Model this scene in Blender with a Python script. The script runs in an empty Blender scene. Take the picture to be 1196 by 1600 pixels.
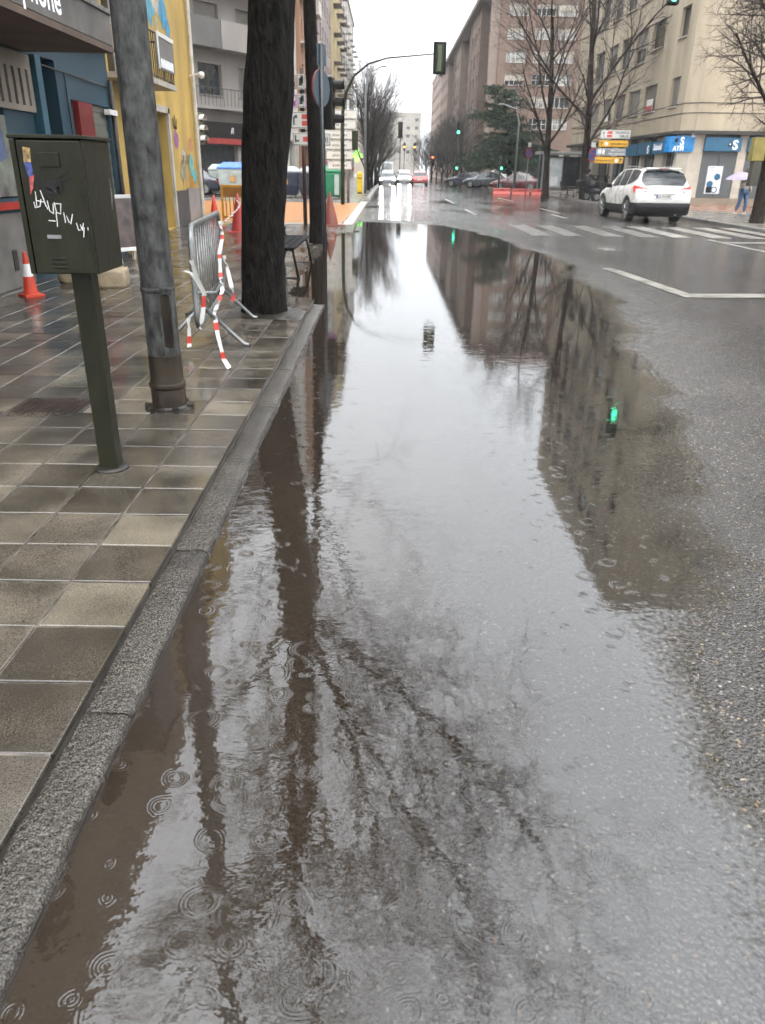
import bpy, bmesh, math, random
import numpy as np
from mathutils import Vector, Matrix

# ------------------------------------------------------------------ camera, sky, sun, exposure
scene = bpy.context.scene
COL = scene.collection
CAM_H = 1.5
pitch = math.atan(535 / 1180.0)
roll = math.atan(42 / 2678.0)
fw = Vector((0, math.cos(pitch), -math.sin(pitch)))
rt0 = Vector((1, 0, 0))
up0 = rt0.cross(fw)
upv = math.cos(roll) * up0 - math.sin(roll) * rt0
rtv = math.cos(roll) * rt0 + math.sin(roll) * up0
cam_data = bpy.data.cameras.new('camera')
cam = bpy.data.objects.new('camera', cam_data)
COL.objects.link(cam)
cam.matrix_world = Matrix(((rtv.x, upv.x, -fw.x, 0), (rtv.y, upv.y, -fw.y, 0), (rtv.z, upv.z, -fw.z, CAM_H), (0, 0, 0, 1)))
cam_data.sensor_fit = 'VERTICAL'
cam_data.sensor_height = 36.0
cam_data.lens = 1180 / 1600 * 36.0
cam_data.clip_start = 0.05
cam_data.clip_end = 2500
cam_data.dof.use_dof = True
cam_data.dof.focus_distance = 3.6
cam_data.dof.aperture_fstop = 6.5
scene.camera = cam

world = bpy.data.worlds.new('World')
scene.world = world
world.use_nodes = True
wt = world.node_tree
wt.nodes.clear()
wo = wt.nodes.new('ShaderNodeOutputWorld')
bg = wt.nodes.new('ShaderNodeBackground')
bg.inputs['Strength'].default_value = 0.1
sky = wt.nodes.new('ShaderNodeTexSky')
sky.sky_type = 'NISHITA'
sky.sun_disc = False
sky.sun_elevation = math.radians(58)
sky.sun_rotation = math.radians(170)
sky.air_density = 3.0
sky.dust_density = 8.0
hsv = wt.nodes.new('ShaderNodeHueSaturation')
hsv.inputs['Saturation'].default_value = 0.25
wt.links.new(sky.outputs[0], hsv.inputs['Color'])
# overcast cloud deck: the standard overcast sky, three times brighter overhead than at the horizon
tc = wt.nodes.new('ShaderNodeTexCoord')
sep = wt.nodes.new('ShaderNodeSeparateXYZ')
wt.links.new(tc.outputs['Generated'], sep.inputs[0])
mr = wt.nodes.new('ShaderNodeMapRange')
mr.inputs['From Min'].default_value = 0.0
mr.inputs['From Max'].default_value = 1.0
mr.inputs['To Min'].default_value = 14.5
mr.inputs['To Max'].default_value = 31.0
wt.links.new(sep.outputs['Z'], mr.inputs['Value'])
cn = wt.nodes.new('ShaderNodeTexNoise')
cn.inputs['Scale'].default_value = 2.2
cn.inputs['Detail'].default_value = 4
wt.links.new(tc.outputs['Generated'], cn.inputs['Vector'])
cm = wt.nodes.new('ShaderNodeMapRange')
cm.inputs['To Min'].default_value = 0.74
cm.inputs['To Max'].default_value = 1.18
wt.links.new(cn.outputs['Fac'], cm.inputs['Value'])
mul = wt.nodes.new('ShaderNodeMath'); mul.operation = 'MULTIPLY'
wt.links.new(mr.outputs[0], mul.inputs[0]); wt.links.new(cm.outputs[0], mul.inputs[1])
tint = wt.nodes.new('ShaderNodeVectorMath'); tint.operation = 'SCALE'
tint.inputs[0].default_value = (0.98, 1.0, 1.025)
wt.links.new(mul.outputs[0], tint.inputs['Scale'])
mixw = wt.nodes.new('ShaderNodeMixRGB')
mixw.inputs['Fac'].default_value = 0.9
wt.links.new(hsv.outputs[0], mixw.inputs['Color1'])
wt.links.new(tint.outputs[0], mixw.inputs['Color2'])
wt.links.new(mixw.outputs[0], bg.inputs['Color'])
wt.links.new(bg.outputs[0], wo.inputs['Surface'])

sun_data = bpy.data.lights.new('sun', 'SUN')
sun_data.energy = 0.6
sun_data.angle = math.radians(30)
sun_data.color = (1.0, 0.97, 0.93)
sun = bpy.data.objects.new('sun', sun_data)
COL.objects.link(sun)
sun.rotation_euler = (math.radians(32), 0, math.radians(10))

scene.view_settings.view_transform = 'Standard'
scene.view_settings.look = 'None'
scene.view_settings.exposure = 0.7
scene.view_settings.gamma = 1.0
scene.view_settings.use_curve_mapping = False
scene.cycles.use_denoising = True
scene.cycles.max_bounces = 4
scene.cycles.diffuse_bounces = 2
scene.cycles.glossy_bounces = 3
scene.cycles.use_adaptive_sampling = True
scene.cycles.adaptive_threshold = 0.08
scene.cycles.adaptive_min_samples = 16
scene.cycles.caustics_reflective = False
scene.cycles.caustics_refractive = False
scene.cycles.transparent_max_bounces = 4
scene.cycles.sample_clamp_indirect = 6

rng = random.Random(7)
nrng = np.random.default_rng(11)

# ------------------------------------------------------------------ helpers
class MB:
    def __init__(self):
        self.v = []; self.f = []
    def raw(self, vs, fs):
        o = len(self.v)
        self.v.extend([tuple(p) for p in vs])
        self.f.extend([tuple(i + o for i in q) for q in fs])
        return self
    def box(self, x0, x1, y0, y1, z0, z1, M=None):
        vs = [(x0,y0,z0),(x1,y0,z0),(x1,y1,z0),(x0,y1,z0),(x0,y0,z1),(x1,y0,z1),(x1,y1,z1),(x0,y1,z1)]
        if M is not None: vs = [tuple(M @ Vector(p)) for p in vs]
        return self.raw(vs, [(0,3,2,1),(4,5,6,7),(0,1,5,4),(1,2,6,5),(2,3,7,6),(3,0,4,7)])
    def cham(self, x0, x1, y0, y1, z0, z1, b):
        vs = []
        for (z, i) in ((z0, 0), (z1 - b, 0), (z1, b)):
            vs += [(x0+i,y0+i,z),(x1-i,y0+i,z),(x1-i,y1-i,z),(x0+i,y1-i,z)]
        fs = [(8,9,10,11),(3,2,1,0)]
        for k in (0, 4):
            for j in range(4):
                fs.append((k+j, k+(j+1)%4, k+4+(j+1)%4, k+4+j))
        return self.raw(vs, fs)
    def tube(self, pts, rads, n=8, cap=True):
        pts = [Vector(p) for p in pts]
        if not hasattr(rads, '__len__'): rads = [rads] * len(pts)
        vs = []; fs = []
        prev = None
        for i, p in enumerate(pts):
            if i == 0: t = pts[1] - pts[0]
            elif i == len(pts) - 1: t = pts[-1] - pts[-2]
            else: t = pts[i+1] - pts[i-1]
            if t.length < 1e-9: t = Vector((0,0,1))
            t.normalize()
            if prev is None:
                a = Vector((0,1,0)) if abs(t.z) > 0.8 else Vector((0,0,1))
                u = t.cross(a).normalized()
            else:
                u = prev - t * prev.dot(t)
                if u.length < 1e-6: u = t.orthogonal()
                u.normalize()
            prev = u
            w = t.cross(u)
            for k in range(n):
                a = 2 * math.pi * k / n
                vs.append(p + rads[i] * (math.cos(a) * u + math.sin(a) * w))
        for i in range(len(pts) - 1):
            for k in range(n):
                fs.append((i*n+k, i*n+(k+1)%n, (i+1)*n+(k+1)%n, (i+1)*n+k))
        if cap:
            fs.append(tuple(range(n-1, -1, -1)))
            fs.append(tuple(range((len(pts)-1)*n, len(pts)*n)))
        return self.raw(vs, fs)
    def lathe(self, prof, n=24, c=(0,0,0), M=None):
        vs = []; fs = []
        for r, z in prof:
            for k in range(n):
                a = 2*math.pi*k/n
                p = Vector((r*math.cos(a), r*math.sin(a), z))
                if M is not None: p = M @ p
                vs.append(p + Vector(c))
        for i in range(len(prof)-1):
            for k in range(n):
                fs.append((i*n+k, i*n+(k+1)%n, (i+1)*n+(k+1)%n, (i+1)*n+k))
        fs.append(tuple(range(n-1,-1,-1)))
        fs.append(tuple(range((len(prof)-1)*n, len(prof)*n)))
        return self.raw(vs, fs)
    def prism(self, poly, vec):
        n = len(poly); vec = Vector(vec)
        vs = [Vector(p) for p in poly] + [Vector(p) + vec for p in poly]
        fs = [tuple(range(n-1,-1,-1)), tuple(range(n, 2*n))]
        for i in range(n): fs.append((i, (i+1)%n, n+(i+1)%n, n+i))
        return self.raw(vs, fs)
    def grid(self, P):
        m, n = len(P), len(P[0])
        vs = [p for row in P for p in row]
        fs = [(i*n+j, i*n+j+1, (i+1)*n+j+1, (i+1)*n+j) for i in range(m-1) for j in range(n-1)]
        return self.raw(vs, fs)
    def ribbon(self, pts, w, up):
        up = Vector(up).normalized()
        P = []
        pts = [Vector(p) for p in pts]
        for i, p in enumerate(pts):
            t = (pts[min(i+1, len(pts)-1)] - pts[max(i-1, 0)])
            if t.length < 1e-9: t = Vector((1,0,0))
            s = t.normalized().cross(up)
            if s.length < 1e-6: s = Vector((1,0,0))
            s.normalize()
            P.append([p - s*w/2, p + s*w/2])
        return self.grid(P)
    def sphere(self, c, r, n=12, m=8):
        c = Vector(c)
        if not hasattr(r, '__len__'): r = (r, r, r)
        P = []
        for i in range(m+1):
            th = math.pi * i / m
            P.append([(c.x + r[0]*math.sin(th)*math.cos(2*math.pi*k/n), c.y + r[1]*math.sin(th)*math.sin(2*math.pi*k/n), c.z + r[2]*math.cos(th)) for k in range(n+1)])
        return self.grid(P)
    def mesh(self, name, mt=None, smooth=False):
        me = bpy.data.meshes.new(name)
        me.from_pydata([tuple(p) for p in self.v], [], self.f)
        if smooth:
            me.polygons.foreach_set('use_smooth', [True]*len(me.polygons))
        if mt: me.materials.append(mt)
        me.update()
        return me
    def build(self, name, mt, parent=None, smooth=False, bevel=0, angle=None):
        me = self.mesh(name, mt, smooth)
        if angle is not None and smooth:
            me.set_sharp_from_angle(angle=math.radians(angle))
        return link(name, me, parent, bevel)

def link(name, me, parent=None, bevel=0):
    o = bpy.data.objects.new(name, me)
    COL.objects.link(o)
    if parent is not None: o.parent = parent
    if bevel:
        b = o.modifiers.new('bevel', 'BEVEL'); b.width = bevel; b.segments = 2; b.limit_method = 'ANGLE'
    return o
def tag(o, label=None, cat=None, group=None, kind=None):
    if label: o['label'] = label
    if cat: o['category'] = cat
    if group: o['group'] = group
    if kind: o['kind'] = kind
    return o
def thing(name, label, cat, loc=(0,0,0), rz=0, group=None):
    o = bpy.data.objects.new(name, None)
    COL.objects.link(o)
    o.location = loc; o.rotation_euler = (0,0,rz); o.empty_display_size = 0.2
    return tag(o, label, cat, group)
def copy_tree(o, parent=None):
    c = o.copy(); COL.objects.link(c); c.parent = parent
    for ch in list(o.children): copy_tree(ch, c)
    return c
def mv(x, y, z): return Matrix.Translation((x, y, z))
def rz_(a): return Matrix.Rotation(a, 4, 'Z')

def text_mb(mb, s, size, org, udir, vdir, weight=0.0, shear=0.0, align='LEFT'):
    """flat lettering laid on the plane through org spanned by udir (reading) and vdir (up)"""
    cu = bpy.data.curves.new('t', 'FONT'); cu.body = s; cu.size = size; cu.align_x = align; cu.resolution_u = 3
    cu.offset = weight; cu.shear = shear
    ob = bpy.data.objects.new('t', cu); COL.objects.link(ob)
    dg = bpy.context.evaluated_depsgraph_get()
    me = bpy.data.meshes.new_from_object(ob.evaluated_get(dg))
    u = Vector(udir); v = Vector(vdir); org = Vector(org)
    mb.raw([org + u*p.co.x + v*p.co.y for p in me.vertices], [tuple(q.vertices) for q in me.polygons])
    bpy.data.objects.remove(ob); bpy.data.curves.remove(cu); bpy.data.meshes.remove(me)
    return mb

# ------------------------------------------------------------------ materials
MATS = {}
def nt(mt): return mt.node_tree.nodes, mt.node_tree.links
def pm(name, col, rough=0.6, metal=0.0, var=0.15, scale=3.0, zs=1.0, bump=0.0, bscale=40.0, spec=0.5, coat=0.0, emit=None, es=0.0, col2=None, det=3, wet=0.0):
    """principled material, colour mottled by noise in world space, optional fine relief"""
    if name in MATS: return MATS[name]
    mt = bpy.data.materials.new(name); mt.use_nodes = True
    N, L = nt(mt)
    b = N['Principled BSDF']
    b.inputs['Roughness'].default_value = rough
    b.inputs['Metallic'].default_value = metal
    b.inputs['Specular IOR Level'].default_value = spec
    b.inputs['Coat Weight'].default_value = coat
    b.inputs['Coat Roughness'].default_value = 0.06
    if emit:
        b.inputs['Emission Color'].default_value = (*emit, 1); b.inputs['Emission Strength'].default_value = es
    g = N.new('ShaderNodeNewGeometry')
    mp = N.new('ShaderNodeMapping'); mp.inputs['Scale'].default_value = (1, 1, zs)
    L.new(g.outputs['Position'], mp.inputs['Vector'])
    no = N.new('ShaderNodeTexNoise'); no.inputs['Scale'].default_value = scale; no.inputs['Detail'].default_value = det
    no.inputs['Roughness'].default_value = 0.62
    L.new(mp.outputs[0], no.inputs['Vector'])
    cr = N.new('ShaderNodeValToRGB')
    c2 = col2 if col2 else tuple(c*(1-2*var) for c in col)
    c1 = tuple(min(1, c*(1+var*0.8)) for c in col)
    cr.color_ramp.elements[0].position = 0.3; cr.color_ramp.elements[0].color = (*c2, 1)
    cr.color_ramp.elements[1].position = 0.7; cr.color_ramp.elements[1].color = (*c1, 1)
    L.new(no.outputs['Fac'], cr.inputs['Fac'])
    L.new(cr.outputs['Color'], b.inputs['Base Color'])
    if rough > 0.1:
        rr = N.new('ShaderNodeMapRange'); rr.inputs['To Min'].default_value = max(0.03, rough-0.15); rr.inputs['To Max'].default_value = min(1, rough+0.12)
        L.new(no.outputs['Fac'], rr.inputs['Value']); L.new(rr.outputs[0], b.inputs['Roughness'])
    if bump:
        n2 = N.new('ShaderNodeTexNoise'); n2.inputs['Scale'].default_value = bscale; n2.inputs['Detail'].default_value = 2
        L.new(mp.outputs[0], n2.inputs['Vector'])
        bp = N.new('ShaderNodeBump'); bp.inputs['Strength'].default_value = bump; bp.inputs['Distance'].default_value = 0.02
        L.new(n2.outputs['Fac'], bp.inputs['Height']); L.new(bp.outputs[0], b.inputs['Normal'])
    MATS[name] = mt
    return mt
def em(name, col, s):
    if name in MATS: return MATS[name]
    mt = bpy.data.materials.new(name); mt.use_nodes = True
    N, L = nt(mt); b = N['Principled BSDF']
    b.inputs['Base Color'].default_value = (*[c*0.5 for c in col], 1)
    b.inputs['Emission Color'].default_value = (*col, 1); b.inputs['Emission Strength'].default_value = s
    MATS[name] = mt
    return mt

def math_n(N, L, op, a, b=None, c=None):
    m = N.new('ShaderNodeMath'); m.operation = op
    for i, x in enumerate((a, b, c)):
        if x is None: continue
        if isinstance(x, (int, float)): m.inputs[i].default_value = x
        else: L.new(x, m.inputs[i])
    return m.outputs[0]

# --- road height: a shallow basin along the kerb whose rim is the shore of the puddle
SH_Y = np.array([-5, .3, 1.06, 1.5, 1.9, 2.3, 2.7, 4.0, 6.0, 8.0, 10., 13.5, 16., 18.7, 21.5, 24.0, 25.2, 26.0, 400])
SH_X = np.array([1.25, 1.15, 1.06, .98, .97, 1.14, 1.32, 1.74, 2.22, 2.66, 3.0, 3.3, 3.2, 2.95, 2.45, 1.75, .6, -2.5, -2.5])
def vnoise(x, y, seed):
    xi = np.floor(x).astype(np.int64); yi = np.floor(y).astype(np.int64)
    fx = x - xi; fy = y - yi
    fx = fx*fx*(3-2*fx); fy = fy*fy*(3-2*fy)
    def hsh(a, b):
        n = (a*374761393 + b*668265263 + seed*982451653) & 0xffffffff
        n = ((n ^ (n >> 13)) * 1274126177) & 0xffffffff
        return ((n ^ (n >> 16)) & 0xffff) / 65535.0
    return (hsh(xi,yi)*(1-fx)+hsh(xi+1,yi)*fx)*(1-fy) + (hsh(xi,yi+1)*(1-fx)+hsh(xi+1,yi+1)*fx)*fy - 0.5
def road_z(X, Y, fine=True):
    X = np.asarray(X, float); Y = np.asarray(Y, float)
    xb = np.interp(Y, SH_Y, SH_X)
    xb = xb + 0.16*vnoise(Y*2.1, Y*0+3.3, 4) + 0.10*vnoise(Y*6.3, Y*0+1.3, 5)
    s = np.interp(Y, [0, 2, 5, 15, 26], [0.020, 0.018, 0.013, 0.016, 0.03])
    z = np.clip(s*(X-xb), -0.055, 0.03)
    # gentle crown and a shallow dip beside the crossing
    z = z + 0.006*vnoise(X*1.7, Y*1.1, 1) + 0.0022*vnoise(X*5.1, Y*4.3, 2)
    z = z - 0.040*np.exp(-(((X-4.75)/0.42)**2 + ((Y-17.3)/0.75)**2))
    if fine:
        z = z + 0.0014*vnoise(X*38, Y*38, 6) + 0.0034*vnoise(X*88, Y*88, 7)
    return z

def mat_asphalt():
    mt = bpy.data.materials.new('wet_asphalt'); mt.use_nodes = True
    N, L = nt(mt); b = N['Principled BSDF']
    g = N.new('ShaderNodeNewGeometry')
    v = N.new('ShaderNodeTexVoronoi'); v.inputs['Scale'].default_value = 125; v.inputs['Randomness'].default_value = 1
    L.new(g.outputs['Position'], v.inputs['Vector'])
    sx = N.new('ShaderNodeSeparateColor'); L.new(v.outputs['Color'], sx.inputs[0])
    # a few pale and tan stones in the dark binder
    cr = N.new('ShaderNodeValToRGB'); cr.color_ramp.interpolation = 'CONSTANT'
    e = cr.color_ramp.elements
    e[0].position = 0; e[0].color = (.020, .0175, .0155, 1)
    e[1].position = .35; e[1].color = (.029, .0255, .0225, 1)
    for p, c in ((.62, (.015, .014, .014)), (.80, (.050, .046, .042)), (.955, (.11, .10, .09)), (.978, (.17, .12, .07)), (.99, (.24, .22, .20))):
        q = e.new(p); q.color = (*c, 1)
    L.new(sx.outputs[0], cr.inputs['Fac'])
    n1 = N.new('ShaderNodeTexNoise'); n1.inputs['Scale'].default_value = 0.55; n1.inputs['Detail'].default_value = 4
    L.new(g.outputs['Position'], n1.inputs['Vector'])
    mr1 = N.new('ShaderNodeMapRange'); mr1.inputs['From Min'].default_value = .3; mr1.inputs['From Max'].default_value = .7
    mr1.inputs['To Min'].default_value = .65; mr1.inputs['To Max'].default_value = 1.5
    L.new(n1.outputs['Fac'], mr1.inputs['Value'])
    mx = N.new('ShaderNodeMixRGB'); mx.blend_type = 'MULTIPLY'; mx.inputs['Fac'].default_value = 1
    L.new(cr.outputs[0], mx.inputs['Color1']); L.new(mr1.outputs[0], mx.inputs['Color2'])
    L.new(mx.outputs[0], b.inputs['Base Color'])
    # water film: patches lie smooth, the rest is open grain
    n2 = N.new('ShaderNodeTexNoise'); n2.inputs['Scale'].default_value = 0.38; n2.inputs['Detail'].default_value = 5
    mp = N.new('ShaderNodeMapping'); mp.inputs['Scale'].default_value = (1, .35, 1)
    L.new(g.outputs['Position'], mp.inputs['Vector']); L.new(mp.outputs[0], n2.inputs['Vector'])
    film = N.new('ShaderNodeMapRange'); film.inputs['From Min'].default_value = .40; film.inputs['From Max'].default_value = .56
    L.new(n2.outputs['Fac'], film.inputs['Value'])
    sp = N.new('ShaderNodeSeparateXYZ'); L.new(g.outputs['Position'], sp.inputs[0])
    far = N.new('ShaderNodeMapRange'); far.inputs['From Min'].default_value = 14; far.inputs['From Max'].default_value = 34
    L.new(sp.outputs['Y'], far.inputs['Value'])
    low = N.new('ShaderNodeMapRange'); low.inputs['From Min'].default_value = .014; low.inputs['From Max'].default_value = .001
    low.inputs['To Max'].default_value = .5
    L.new(sp.outputs['Z'], low.inputs['Value'])
    nearm = N.new('ShaderNodeMapRange'); nearm.inputs['From Min'].default_value = 30; nearm.inputs['From Max'].default_value = 24
    L.new(sp.outputs['Y'], nearm.inputs['Value'])
    fm = math_n(N, L, 'MAXIMUM', math_n(N, L, 'MULTIPLY', film.outputs[0], far.outputs[0]), math_n(N, L, 'MULTIPLY', low.outputs[0], nearm.outputs[0]))
    fm = math_n(N, L, 'MAXIMUM', fm, math_n(N, L, 'MULTIPLY', far.outputs[0], .72))
    ro = N.new('ShaderNodeMapRange'); ro.inputs['To Min'].default_value = .12; ro.inputs['To Max'].default_value = .08
    L.new(fm, ro.inputs['Value']); L.new(ro.outputs[0], b.inputs['Roughness'])
    spl = N.new('ShaderNodeMapRange'); spl.inputs['To Min'].default_value = .17; spl.inputs['To Max'].default_value = 1.0
    L.new(fm, spl.inputs['Value']); L.new(spl.outputs[0], b.inputs['Specular IOR Level'])
    inv = math_n(N, L, 'SUBTRACT', 1.0, math_n(N, L, 'MULTIPLY', fm, .9))
    v2 = N.new('ShaderNodeTexVoronoi'); v2.inputs['Scale'].default_value = 80; L.new(g.outputs['Position'], v2.inputs['Vector'])
    n3 = N.new('ShaderNodeTexNoise'); n3.inputs['Scale'].default_value = 45; n3.inputs['Detail'].default_value = 4
    L.new(g.outputs['Position'], n3.inputs['Vector'])
    hh = math_n(N, L, 'SUBTRACT', n3.outputs['Fac'], v2.outputs['Distance'])
    bp = N.new('ShaderNodeBump'); bp.inputs['Distance'].default_value = .014
    L.new(math_n(N, L, 'MULTIPLY', inv, .9), bp.inputs['Strength']); L.new(hh, bp.inputs['Height'])
    L.new(bp.outputs[0], b.inputs['Normal'])
    return mt

def mat_water():
    mt = bpy.data.materials.new('puddle_water'); mt.use_nodes = True
    N, L = nt(mt); N.clear()
    out = N.new('ShaderNodeOutputMaterial')
    g = N.new('ShaderNodeNewGeometry')
    sp = N.new('ShaderNodeSeparateXYZ'); L.new(g.outputs['Position'], sp.inputs[0])
    cxy = N.new('ShaderNodeCombineXYZ'); L.new(sp.outputs['X'], cxy.inputs[0]); L.new(sp.outputs['Y'], cxy.inputs[1])
    wnz = N.new('ShaderNodeTexNoise'); wnz.noise_dimensions = '2D'; wnz.inputs['Scale'].default_value = 14; wnz.inputs['Detail'].default_value = 0
    L.new(cxy.outputs[0], wnz.inputs['Vector'])
    wsc = N.new('ShaderNodeVectorMath'); wsc.operation = 'SCALE'; wsc.inputs['Scale'].default_value = .014
    L.new(wnz.outputs['Color'], wsc.inputs[0])
    warp = N.new('ShaderNodeVectorMath'); warp.operation = 'ADD'
    L.new(cxy.outputs[0], warp.inputs[0]); L.new(wsc.outputs[0], warp.inputs[1])
    def rings(scale, off, kfreq, rmax, keep, amp):
        mp = N.new('ShaderNodeMapping'); mp.inputs['Location'].default_value = off
        L.new(warp.outputs[0], mp.inputs['Vector'])
        v = N.new('ShaderNodeTexVoronoi'); v.voronoi_dimensions = '2D'; v.inputs['Scale'].default_value = scale
        L.new(mp.outputs[0], v.inputs['Vector'])
        sc = N.new('ShaderNodeSeparateColor'); L.new(v.outputs['Color'], sc.inputs[0])
        d = math_n(N, L, 'DIVIDE', v.outputs['Distance'], scale)
        r = math_n(N, L, 'MULTIPLY', sc.outputs[0], rmax)
        dr = math_n(N, L, 'SUBTRACT', d, r)
        wv = math_n(N, L, 'SINE', math_n(N, L, 'MULTIPLY', dr, kfreq))
        q = math_n(N, L, 'DIVIDE', dr, 0.010)
        env = math_n(N, L, 'EXPONENT', math_n(N, L, 'MULTIPLY', math_n(N, L, 'MULTIPLY', q, q), -1.0))
        on = math_n(N, L, 'GREATER_THAN', sc.outputs[1], 1-keep)
        fade = math_n(N, L, 'DIVIDE', amp, math_n(N, L, 'ADD', math_n(N, L, 'MULTIPLY', r, 40.0), 0.6))
        return math_n(N, L, 'MULTIPLY', math_n(N, L, 'MULTIPLY', math_n(N, L, 'MULTIPLY', wv, env), on), fade)
    hts = [rings(8.0, (0,0,0), 680, .042, .85, .75), rings(4.0, (7.7,4.2,0), 460, .10, .6, .6)]
    h = hts[0]
    for q in hts[1:]: h = math_n(N, L, 'ADD', h, q)
    # calmer where the sky shows white in mid puddle, busier in front and under the trees
    def noise(scale, det, sy=1.0, d=0):
        mp = N.new('ShaderNodeMapping'); mp.inputs['Scale'].default_value = (1, sy, 1); mp.inputs['Location'].default_value = (d, d*.7, 0)
        L.new(cxy.outputs[0], mp.inputs['Vector'])
        n = N.new('ShaderNodeTexNoise'); n.noise_dimensions = '2D'; n.inputs['Scale'].default_value = scale; n.inputs['Detail'].default_value = det
        L.new(mp.outputs[0], n.inputs['Vector'])
        return n.outputs['Fac']
    calm = N.new('ShaderNodeMapRange'); calm.inputs['From Min'].default_value = .35; calm.inputs['From Max'].default_value = .65
    calm.inputs['To Min'].default_value = .35; calm.inputs['To Max'].default_value = 1.0
    L.new(noise(.8, 0), calm.inputs['Value'])
    fine = math_n(N, L, 'MULTIPLY', noise(26, 2, 1.6), .95)
    swell = math_n(N, L, 'MULTIPLY', noise(5.5, 1, 2.2, 2), 2.6)
    near = N.new('ShaderNodeMapRange'); near.inputs['From Min'].default_value = 1.5; near.inputs['From Max'].default_value = 9
    near.inputs['To Min'].default_value = .8; near.inputs['To Max'].default_value = .20
    L.new(sp.outputs['Y'], near.inputs['Value'])
    lap = math_n(N, L, 'MULTIPLY', math_n(N, L, 'ADD', fine, swell), math_n(N, L, 'MULTIPLY', calm.outputs[0], near.outputs[0]))
    brk = N.new('ShaderNodeMapRange'); brk.inputs['From Min'].default_value = .38; brk.inputs['From Max'].default_value = .62; brk.inputs['To Min'].default_value = .1; brk.inputs['To Max'].default_value = .95
    L.new(noise(9, 0, 1, 6), brk.inputs['Value'])
    hsum = math_n(N, L, 'ADD', math_n(N, L, 'MULTIPLY', h, math_n(N, L, 'MULTIPLY', near.outputs[0], brk.outputs[0])), lap)
    bp = N.new('ShaderNodeBump'); bp.inputs['Strength'].default_value = 1.0; bp.inputs['Distance'].default_value = .00042
    L.new(hsum, bp.inputs['Height'])
    gl = N.new('ShaderNodeBsdfGlossy'); gl.inputs['Roughness'].default_value = .035; gl.inputs['Color'].default_value = (.96, .98, 1, 1)
    L.new(bp.outputs[0], gl.inputs['Normal'])
    fr = N.new('ShaderNodeFresnel'); fr.inputs['IOR'].default_value = 1.76; L.new(bp.outputs[0], fr.inputs['Normal'])
    mud = N.new('ShaderNodeBsdfDiffuse')
    mn = N.new('ShaderNodeMixRGB'); mn.inputs['Color1'].default_value = (.021, .0155, .0115, 1); mn.inputs['Color2'].default_value = (.032, .0245, .0185, 1)
    L.new(noise(1.6, 1), mn.inputs['Fac']); L.new(mn.outputs[0], mud.inputs['Color'])
    tr = N.new('ShaderNodeBsdfTransparent'); tr.inputs['Color'].default_value = (.9, .88, .84, 1)
    at = N.new('ShaderNodeAttribute'); at.attribute_name = 'depth'
    tb = N.new('ShaderNodeMapRange'); tb.inputs['From Min'].default_value = .002; tb.inputs['From Max'].default_value = .026
    tb.inputs['To Min'].default_value = 0.0; tb.inputs['To Max'].default_value = .97
    L.new(at.outputs['Fac'], tb.inputs['Value'])
    m1 = N.new('ShaderNodeMixShader'); L.new(tb.outputs[0], m1.inputs[0]); L.new(tr.outputs[0], m1.inputs[1]); L.new(mud.outputs[0], m1.inputs[2])
    rimn = N.new('ShaderNodeMapRange'); rimn.inputs['From Min'].default_value = .0; rimn.inputs['From Max'].default_value = .0038
    dn = math_n(N, L, 'ADD', at.outputs['Fac'], math_n(N, L, 'MULTIPLY', math_n(N, L, 'SUBTRACT', noise(48, 2, 1, 9), .5), .006))
    L.new(dn, rimn.inputs['Value'])
    m2 = N.new('ShaderNodeMixShader'); L.new(math_n(N, L, 'MULTIPLY', fr.outputs[0], rimn.outputs[0]), m2.inputs[0]); L.new(m1.outputs[0], m2.inputs[1]); L.new(gl.outputs[0], m2.inputs[2])
    L.new(m2.outputs[0], out.inputs['Surface'])
    return mt

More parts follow.
